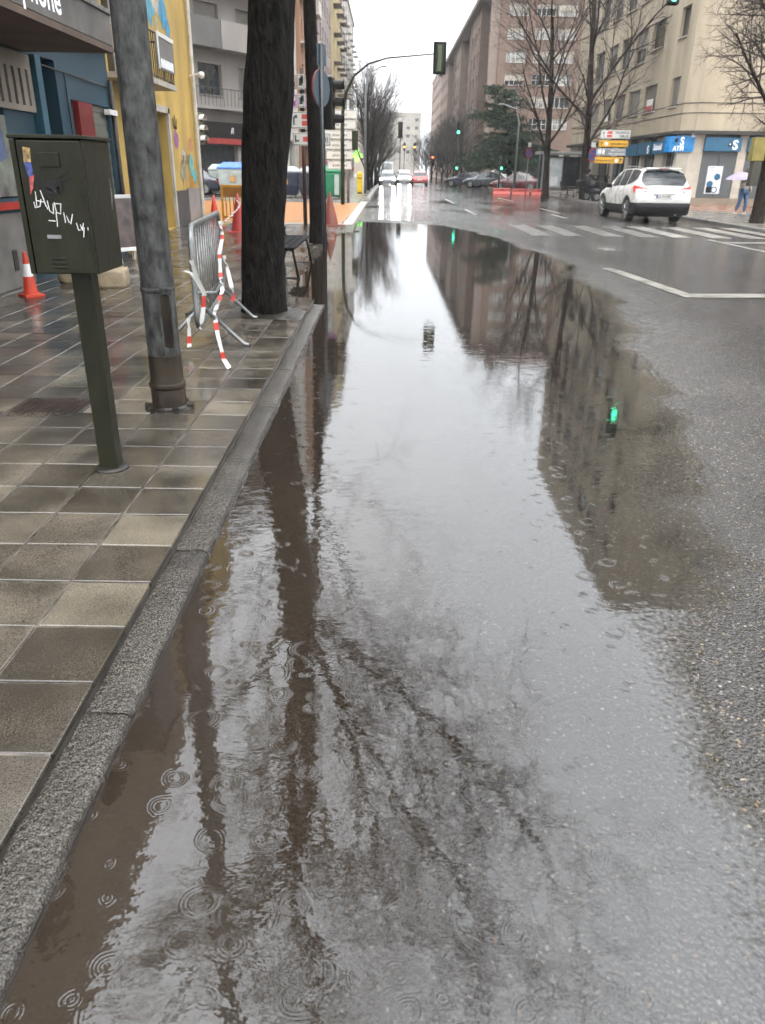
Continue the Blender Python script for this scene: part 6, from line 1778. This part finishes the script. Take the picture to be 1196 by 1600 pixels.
    # wheels
    for yy in (ya, yf):
        for s in (1,-1):
            w = MB().tube([(s*(hw-.23),yy,wr),(s*(hw-.21),yy,wr),(s*(hw-.03),yy,wr),(s*(hw-.005),yy,wr)], [wr*.9,wr,wr,wr*.93], 24).build('wheel', RUBBER, o, smooth=True, angle=50)
            q = MB()
            if detail:
                q.tube([(s*(hw-.006),yy,wr),(s*(hw+.004),yy,wr)], [wr*.18]*2, 12)
                for k in range(7):
                    a = 2*math.pi*k/7; c, sn = math.cos(a), math.sin(a)
                    q.tube([(s*(hw+.0),yy+c*wr*.12,wr+sn*wr*.12),(s*(hw-.002),yy+c*wr*.68,wr+sn*wr*.68)], [.03,.022], 5)
                Pq = [[(s*(hw-.004), yy+rr*wr*math.cos(2*math.pi*k/24), wr+rr*wr*math.sin(2*math.pi*k/24)) for rr in (.64,.72)] for k in range(25)]; q.grid(Pq)
            else:
                q.tube([(s*(hw-.006),yy,wr),(s*(hw+.003),yy,wr)], [wr*.68]*2, 14)
            q.build('rim', GREYM, w)
    tl = tail or pm('tail_red_off', (.25,.012,.012), .2, coat=.5)
    # lamps
    if suv:
        pass
    else:
        for s in (1,-1): MB().grid([[S(y, t, .008, s) for t in np.linspace(4.0,5.9,3)] for y in np.linspace(.02,.2,4)]).build('tail_light', tl, o, smooth=True)
    hm = head or pm('clear_lens',(.5,.45,.42),.15)
    for s in (1,-1): MB().grid([[S(y, t, .008, s) for t in np.linspace(4.6,6.1,3)] for y in np.linspace(L_*.955,L_*.985,4)]).build('headlight', hm, o, smooth=True)
    if head:
        for s in (1,-1): MB().sphere((s*hw*.68, L_-.07, .66*hs), (.13,.05,.10), 10, 6).build('headlight', hm, o, smooth=True)
    for s in (1,-1): MB().box(min(s*(hw-.06),s*(hw+.13)),max(s*(hw-.06),s*(hw+.13)),.635*L_,.635*L_+.12,.98*hs+.02,1.12*hs+.02).build('mirror', clad or paint, o, bevel=.03)
    plate = MB().box(-.26,.26,-.012,-.002,.60*hs,.71*hs).build('number_plate', pm('plate_white',(.6,.6,.56),.35,var=.03), o) if not suv else None
    return o, S, prof
WP = pm('white_car_paint', (.68,.68,.66), .3, var=.03, coat=.8); REDP = pm('red_car_paint', (.42,.03,.03), .3, var=.05, coat=.8); SILV = pm('silver_car_paint', (.30,.33,.36), .3, .4, var=.05, coat=.8); DKB = pm('dark_blue_car_paint', (.02,.025,.045), .3, var=.05, coat=.8); GRYP = pm('grey_car_paint', (.10,.115,.13), .3, .3, var=.05, coat=.8)
TON = pm('tail_red_lit', (.35,.012,.01), .2, emit=(1,.05,.03), es=.35)
HON = em('headlight_on', (1,.98,.92), 90.0)
suv, S, prof = car('suv', 'white sport utility car seen from behind at the zebra crossing', (8.82,26.15,.035), math.radians(1.5), WP, 4.54, 1.78, 1.645, True, True, None, TON, None, .345, BLACK)
# black lower cladding, bumper, sills, arches
def patchS(name, ys2, ts, mt, off=.01, sides=(1,-1)):
    for s in sides: MB().grid([[S(y, t, off, s) for t in ts] for y in ys2]).build(name, mt, suv, smooth=True)
def rear_skin(name, levels, mt):
    P = []
    for (z, w, yo) in levels:
        row = []
        for u in np.linspace(-1, 1, 33):
            a = abs(u)
            if a < .7: x, y = a/.7*(w-.10), 0
            elif a < .9: t = (a-.7)/.2; x, y = w-.10+.10*math.sin(t*math.pi/2), .11*(1-math.cos(t*math.pi/2))
            else: x, y = w+.004*(a-.9)/.1, .11+.42*(a-.9)/.1
            row.append((math.copysign(x, u), yo+y, z))
        P.append(row)
    MB().grid(P).build(name, mt, suv, smooth=True)
rear_skin('rear_bumper', ((.25,.86,.03),(.30,.885,-.02),(.46,.90,-.055),(.58,.903,-.05),(.615,.90,-.02),(.62,.88,.01)), BLACK)
rear_skin('tailgate_skin', ((.617,.893,-.012),(.70,.896,-.028),(.80,.896,-.022),(.90,.894,.0),(.97,.892,.03),(1.02,.89,.052)), WP)
for s_ in (1,-1):
    P = []
    for (x, y, za, zb) in ((.50,.03,.955,1.03),(.62,.025,.925,1.06),(.74,.035,.90,1.085),(.82,.06,.89,1.10),(.88,.12,.89,1.11),(.905,.22,.90,1.11),(.906,.34,.96,1.10)):
        P.append([(s_*x, y-.03+.48*max(0,z-.9), z) for z in np.linspace(za, zb, 4)])
    MB().grid(P).build('tail_light', TON, suv, smooth=True)
    P = []
    for (x, y, za, zb) in ((.53,.028,.97,1.015),(.62,.023,.955,1.03),(.70,.028,.955,1.03)):
        P.append([(s_*x, y-.036+.48*max(0,z-.9), z) for z in np.linspace(za, zb, 3)])
    MB().grid(P).build('reverse_light', pm('clear_lens',(.5,.45,.42)), suv, smooth=True)
patchS('sill_cladding', np.linspace(1.36,3.2,10), [1.2,2,2.6,3.0], BLACK)
for yy in (.205*4.54, .805*4.54):
    for s in (1,-1):
        P = []
        for a in np.linspace(-.15, math.pi+.15, 22):
            row = []
            for rr in (.395,.455):
                y = yy+rr*math.cos(a); z = .365+rr*math.sin(a)
                row.append((s*(.888+.006), y, max(z,.27)))
            P.append(row)
        MB().grid(P).build('arch_trim', BLACK, suv)
pl = MB().box(-.26,.26,-.048,-.036,.755,.865).build('number_plate', pm('plate_white',(.6,.6,.56)), suv)
q = MB(); text_mb(q, '2173 HFK', .098, (-.20,-.0495,.775), X_, Z_, weight=.002); q.build('plate_lettering', INK, pl)
MB().box(-.255,-.215,-.0495,-.0485,.76,.86).build('plate_band', pm('plate_blue',(.03,.06,.3),.4), pl)
MB().box(-.36,.36,-.045,-.02,.868,.885).build('plate_garnish', GREYM, suv, bevel=.004)
m = MB(); disc(m, (0,-.012,1.0), .045, X_, Z_, 18, .03); m.build('badge', GREYM, suv)
MB().cham(-.56,.56,.34,.56,1.60,1.645,.012).build('spoiler', WP, suv, bevel=.01)
MB().box(-.18,.18,.333,.34,1.61,1.632).build('brake_light', pm('tail_red_off',(.25,.012,.012)), suv)
for s in (1,-1):
    MB().tube([(s*.60,.75,1.615),(s*.60,.95,1.672),(s*.605,2.2,1.685),(s*.60,2.6,1.61)], .016, 6).build('roof_rail', GREYM, suv, smooth=True)
    MB().box(min(s*.50,s*.64),max(s*.50,s*.64),-.052,-.04,.44,.49).build('reflector', pm('tail_red_off',(.25,.012,.012)), suv)
MB().tube([(.45,-.02,.27),(.45,.2,.27)], .03, 8).build('exhaust', GREYM, suv)
MB().box(-.72,.72,.1,4.3,.2,.30).build('underbody', BLACK, suv)
for s in (1,-1):
    for y in (1.62,2.62): MB().tube([S(y+k,5.1,.02,s) for k in (0,.07,.14)], .012, 6).build('door_handle', WP, suv)
    for y in (1.42, 2.2, 3.05): MB().tube([S(y,t,.002,s) for t in (2.6,3.4,4.2,5,5.9)], .004, 4).build('door_seam', BLACK, suv)
# traffic down the avenue
zr0 = .02
PV = math.pi
car('oncoming_car', 'silver oncoming car with bright headlights in the left lane', (.0,88,zr0), PV, SILV, 4.3,1.78,1.5,False,False,HON,None,'traffic in the distance')
car('oncoming_car', 'pale oncoming car with lit headlights behind the silver car', (2.0,101,zr0), PV, WP, 4.2,1.76,1.5,False,False,HON,None,'traffic in the distance')
car('distant_car', 'dark grey car in the middle lane behind the red car', (1.9,108,zr0), 0, GRYP, 4.5,1.8,1.5,False,False,None,None,'traffic in the distance')
car('distant_car', 'red car driving away in the middle lane', (3.35,85.5,zr0), 0, REDP, 4.1,1.72,1.42,False,False,None,TON,'traffic in the distance')
van = thing('delivery_van', 'pale green van behind the silver oncoming car', 'van', (-.35,101,zr0), PV, 'traffic in the distance')
VT = pm('pale_teal_paint',(.36,.47,.46),.35,coat=.5)
MB().prism([(-.95,0,.35),(-.95,5.0,.35),(-.95,5.1,.9),(-.95,4.7,1.2),(-.95,4.0,2.2),(-.95,3.7,2.35),(-.95,.1,2.4),(-.95,0,2.3)], (1.9,0,0)).build('van_body', VT, van, bevel=.05)
MB().raw([(-.85,4.69,1.25),(.85,4.69,1.25),(.8,4.07,2.15),(-.8,4.07,2.15)], [(0,1,2,3)]).build('windscreen', GLASS, van)
for yy in (.9,4.1):
    for s in (1,-1): MB().tube([(s*.75,yy,.34),(s*.96,yy,.34)], .34, 16).build('wheel', RUBBER, van)
for s in (1,-1): MB().sphere((s*.7,5.1,.8), (.13,.05,.1), 10, 6).build('headlight', HON, van)
car('parked_car', 'black car parked across the side street behind the olive traffic light', (-9.4,46.9,PZ+.01), math.radians(90), DKB, 4.3,1.76,1.47,False,False,None,None,'parked cars')
car('parked_car', 'dark blue car parked beside the cedar, first in line', (9.6,79.2,.05), math.radians(70), DKB, 4.2,1.76,1.45,False,False,None,None,'parked cars')
car('parked_car', 'silver grey car parked below the cedar', (11.2,77.0,.05), math.radians(75), GRYP, 4.2,1.76,1.45,False,False,None,None,'parked cars')
car('parked_car', 'dark red car parked behind the red plastic barriers', (12.6,67.5,.05), math.radians(80), pm('dark_red_car',(.10,.012,.015),.3,coat=.8), 4.2,1.76,1.42,False,False,None,None,'parked cars')
car('parked_van', 'white van parked behind the cedar trunk', (13.5,82.0,.05), math.radians(80), WP, 4.6,1.8,1.85,True,False,None,None,'parked cars')
# motorcycles
def moto(label, loc, rz, bm, cover=False):
    o = thing('motorcycle', label, 'motorcycle', loc, rz, 'motorcycles parked across the avenue')
    for y in (0, 1.35):
        w = MB().lathe([(.19,-.05),(.29,-.055),(.31,0),(.29,.055),(.19,.05)], 20, (0,y,.31), Matrix.Rotation(math.radians(90),4,'Y')).build('wheel', RUBBER, o, smooth=True)
        MB().tube([(-.06,y,.31),(.06,y,.31)], .15, 12).build('rim', GREYM, w)
    q = MB(); P = []
    for (y, w, z0, z1) in ((-.35,.08,.62,.74),(-.1,.16,.45,.80),(.35,.19,.36,.80),(.7,.16,.34,.76),(1.0,.14,.42,.80),(1.2,.18,.5,1.0),(1.36,.10,.6,.9)):
        P.append([(w*math.cos(a), y, (z0+z1)/2+(z1-z0)/2*math.sin(a)) for a in np.linspace(0,2*math.pi,13)])
    q.grid(P); q.build('fairing', bm, o, smooth=True)
    MB().cham(-.16,.16,-.35,.5,.80,.89,.03).build('seat', BLACK, o)
    MB().tube([(-.36,1.0,1.08),(-.2,1.08,1.04),(0,1.12,1.0),(.2,1.08,1.04),(.36,1.0,1.08)], .018, 6).build('handlebar', BLACK, o)
    MB().raw([(-.16,1.22,.98),(.16,1.22,.98),(.12,1.12,1.38),(-.12,1.12,1.38)], [(0,1,2,3)]).build('windshield', GLASS, o)
    MB().tube([(.06,1.2,.9),(.06,1.35,.31)], .03, 6).tube([(-.06,1.2,.9),(-.06,1.35,.31)], .03, 6).build('fork', GREYM, o)
    for s in (1,-1): MB().tube([(s*.3,1.02,1.08),(s*.36,1.0,1.25)], .01, 5).sphere((s*.37,1.0,1.28),(.06,.02,.04),8,5).build('mirror', BLACK, o)
    if cover: MB().cham(-.2,.2,-.62,-.25,.75,1.1,.05).build('top_case', BLACK, o)
    return o
moto('black scooter with a top case nearest the forked tree', (10.95,45.2,.02), math.radians(-70), BLACK, True)
moto('dark scooter parked second from the forked tree', (11.1,43.6,.02), math.radians(-66), pm('dark_grey_fairing',(.03,.032,.036),.3), False)
moto('grey scooter parked behind the white car', (11.2,42.0,.02), math.radians(-68), GRYP, True)

# ------------------------------------------------------------------ people
def skin_mesh(name, verts, edges, rad, mt, parent, sub=2, root=0):
    me = bpy.data.meshes.new(name); me.from_pydata(verts, edges, []); 
    ob = bpy.data.objects.new(name, me); COL.objects.link(ob)
    md = ob.modifiers.new('skin', 'SKIN'); sb = ob.modifiers.new('sub', 'SUBSURF'); sb.levels = sub; sb.render_levels = sub
    for i, r in enumerate(rad):
        sv = me.skin_vertices[0].data[i]; sv.radius = (r, r) if not hasattr(r, '__len__') else r; sv.use_root = i == root
    bpy.context.view_layer.update()
    m2 = bpy.data.meshes.new_from_object(ob.evaluated_get(bpy.context.evaluated_depsgraph_get()))
    bpy.data.objects.remove(ob); m2.materials.clear(); m2.materials.append(mt)
    m2.polygons.foreach_set('use_smooth', [True]*len(m2.polygons))
    return link(name, m2, parent)
SKIN = pm('skin', (.42,.26,.19), .5, var=.06)
def person(label, loc, rz, top, legs, hairc, h=1.62, umb=None, stride=.16, seated=False):
    o = thing('person', label, 'person', loc, rz)
    k = h/1.7
    def V(*p): return tuple(c*k for c in p)
    if not seated:
        hipL, kneeL, ankL, toeL = (-.09,0,.90), (-.10,.06+stride*.3,.50), (-.10,stride*.6,.09), (-.10,stride*.6+.14,.03)
        hipR, kneeR, ankR, toeR = (.09,0,.90), (.10,.02-stride*.3,.48), (.10,-stride,.12), (.10,-stride+.13,.03)
    else:
        hipL, kneeL, ankL, toeL = (-.1,0,.90), (-.22,.42,.80), (-.24,.40,.40), (-.24,.52,.34)
        hipR, kneeR, ankR, toeR = (.1,0,.90), (.22,.42,.80), (.24,.40,.40), (.24,.52,.34)
    arm_up = umb is not None
    shL, elL, haL = (-.19,0,1.40), (-.25,.02,1.12), (-.22,.14,.92)
    shR = (.19,0,1.40); elR = (.24,.10,1.15) if arm_up else (.25,.02,1.12); haR = (.12,.22,1.32) if arm_up else (.22,.14,.92)
    if seated: elL, haL, elR, haR = (-.28,.22,1.18), (-.26,.48,1.12), (.28,.22,1.18), (.26,.48,1.12)
    verts = [V(0,0,.95), V(0,.01,1.15), V(0,0,1.36), V(0,.0,1.48), V(0,.02,1.56), V(0,.03,1.64), V(0,.02,1.70),
             V(*hipL),V(*kneeL),V(*ankL),V(*toeL),V(*hipR),V(*kneeR),V(*ankR),V(*toeR),V(*shL),V(*elL),V(*haL),V(*shR),V(*elR),V(*haR)]
    def fing(ha, s):
        out = []
        for i in range(5):
            out.append(V(ha[0]+(-.03+.015*i), ha[1]+.05-.01*abs(2-i), ha[2]-.06+.02*(i==0)))
        return out
    edges = [(0,1),(1,2),(2,3),(3,4),(4,5),(5,6),(0,7),(7,8),(8,9),(9,10),(0,11),(11,12),(12,13),(13,14),(2,15),(15,16),(16,17),(2,18),(18,19),(19,20)]
    rad = [(.14,.10),(.125,.09),(.14,.10),.055,.075,.085,.06,.085,.06,.04,.035,.085,.06,.04,.035,.06,.042,.03,.06,.042,.03]
    rad = [tuple(c*k for c in r) if hasattr(r,'__len__') else r*k for r in rad]
    for hi, ha in ((17, haL), (20, haR)):
        for p in fing(ha, 1): verts.append(p); edges.append((hi, len(verts)-1)); rad.append(.009*k)
    skin_mesh('body', verts, edges, rad, SKIN, o)
    # coat, trousers, shoes, hair as clothing over the body
    cv = [V(0,0,.84),V(0,.01,1.12),V(0,0,1.36),V(0,0,1.47),V(*shL),V(*elL),V(*[haL[i]*.9+elL[i]*.1 for i in range(3)]),V(*shR),V(*elR),V(*[haR[i]*.9+elR[i]*.1 for i in range(3)])]
    skin_mesh('coat', cv, [(0,1),(1,2),(2,3),(2,4),(4,5),(5,6),(2,7),(7,8),(8,9)], [(.19*k,.14*k),(.165*k,.125*k),(.175*k,.13*k),.075*k,.085*k,.065*k,.05*k,.085*k,.065*k,.05*k], top, o)
    tv = [V(0,0,.92),V(*hipL),V(*kneeL),V(ankL[0],ankL[1],ankL[2]+.02),V(*hipR),V(*kneeR),V(ankR[0],ankR[1],ankR[2]+.02)]
    skin_mesh('trousers', tv, [(0,1),(1,2),(2,3),(0,4),(4,5),(5,6)], [(.15*k,.115*k),.105*k,.078*k,.062*k,.105*k,.078*k,.062*k], legs, o)
    for a, t in ((ankL,toeL),(ankR,toeR)): skin_mesh('shoe', [V(a[0],a[1]-.04,a[2]-.05),V(t[0],t[1],t[2])], [(0,1)], [.05*k,.04*k], WHITEP if not seated else BLACK, o)
    MB().sphere(V(0,.0,1.635), (.098*k,.11*k,.115*k), 14, 10).build('hair', hairc, o, smooth=True)
    MB().sphere(V(0,-.05,1.53), (.085*k,.06*k,.13*k), 12, 8).build('hair', hairc, o, smooth=True)
    return o
HAIR = pm('dark_hair', (.018,.014,.012), .6); DENIM = pm('blue_denim', (.07,.13,.25), .8); CREAMC = pm('cream_coat', (.52,.46,.42), .8); DKC = pm('dark_coat', (.02,.02,.023), .7)
person('person in a cream coat and jeans walking under a lilac umbrella', (13.52,31.2,.12), math.radians(200), CREAMC, DENIM, HAIR, 1.56, True)
um = thing('umbrella', 'open lilac umbrella held over the person in a cream coat', 'umbrella', (13.30,31.1,1.36), math.radians(20))
P = []
for i in range(7):
    r = .60*i/6
    P.append([(r*math.cos(2*math.pi*k/16)*(1-.04*(k%2)*i/6), r*math.sin(2*math.pi*k/16)*(1-.04*(k%2)*i/6), .25-.28*(i/6)**2 + .015*(k%2)*i/6) for k in range(17)])
MB().grid(P).build('canopy', pm('lilac_cloth',(.32,.27,.36),.6), um, smooth=True)
MB().tube([(0,0,.30),(0,0,-.5)], .012, 6).build('shaft', GREYM, um)
for k in range(8): MB().tube([(0,0,.2),(.5*math.cos(2*math.pi*k/8),.5*math.sin(2*math.pi*k/8),-.03)], .005, 4).build('rib', GREYM, um)
person('person in dark clothes sitting astride the scooter by the forked tree', (11.0,45.4,.06), math.radians(-70), DKC, DKC, BLACK, 1.62, None, .1, True)
person('person in a dark coat walking beyond the yellow post box', (-3.4,60.0,PZ), math.radians(10), DKC, pm('grey_trousers',(.06,.06,.07),.7), HAIR, 1.7)
person('person in a pale grey coat standing beside the red awning', (-4.3,66.0,PZ), math.radians(190), pm('grey_coat',(.30,.30,.31),.8), DKC, HAIR, 1.66)
person('person in black standing behind the pale container', (-9.3,48.9,PZ), math.radians(180), DKC, DKC, HAIR, 1.75)

# ------------------------------------------------------------------ wet air
hz = MB().box(-302, 302, -62, 622, -1.3, 42).build('haze', None)
hmt = bpy.data.materials.new('wet_air'); hmt.use_nodes = True
hn, hl = nt(hmt); hn.clear()
ho = hn.new('ShaderNodeOutputMaterial'); hv = hn.new('ShaderNodeVolumePrincipled')
hv.inputs['Color'].default_value = (.93, .95, .97, 1); hv.inputs['Density'].default_value = .0006; hv.inputs['Anisotropy'].default_value = .2
hl.new(hv.outputs[0], ho.inputs['Volume'])
hz.data.materials.append(hmt)
tag(hz, kind='stuff')
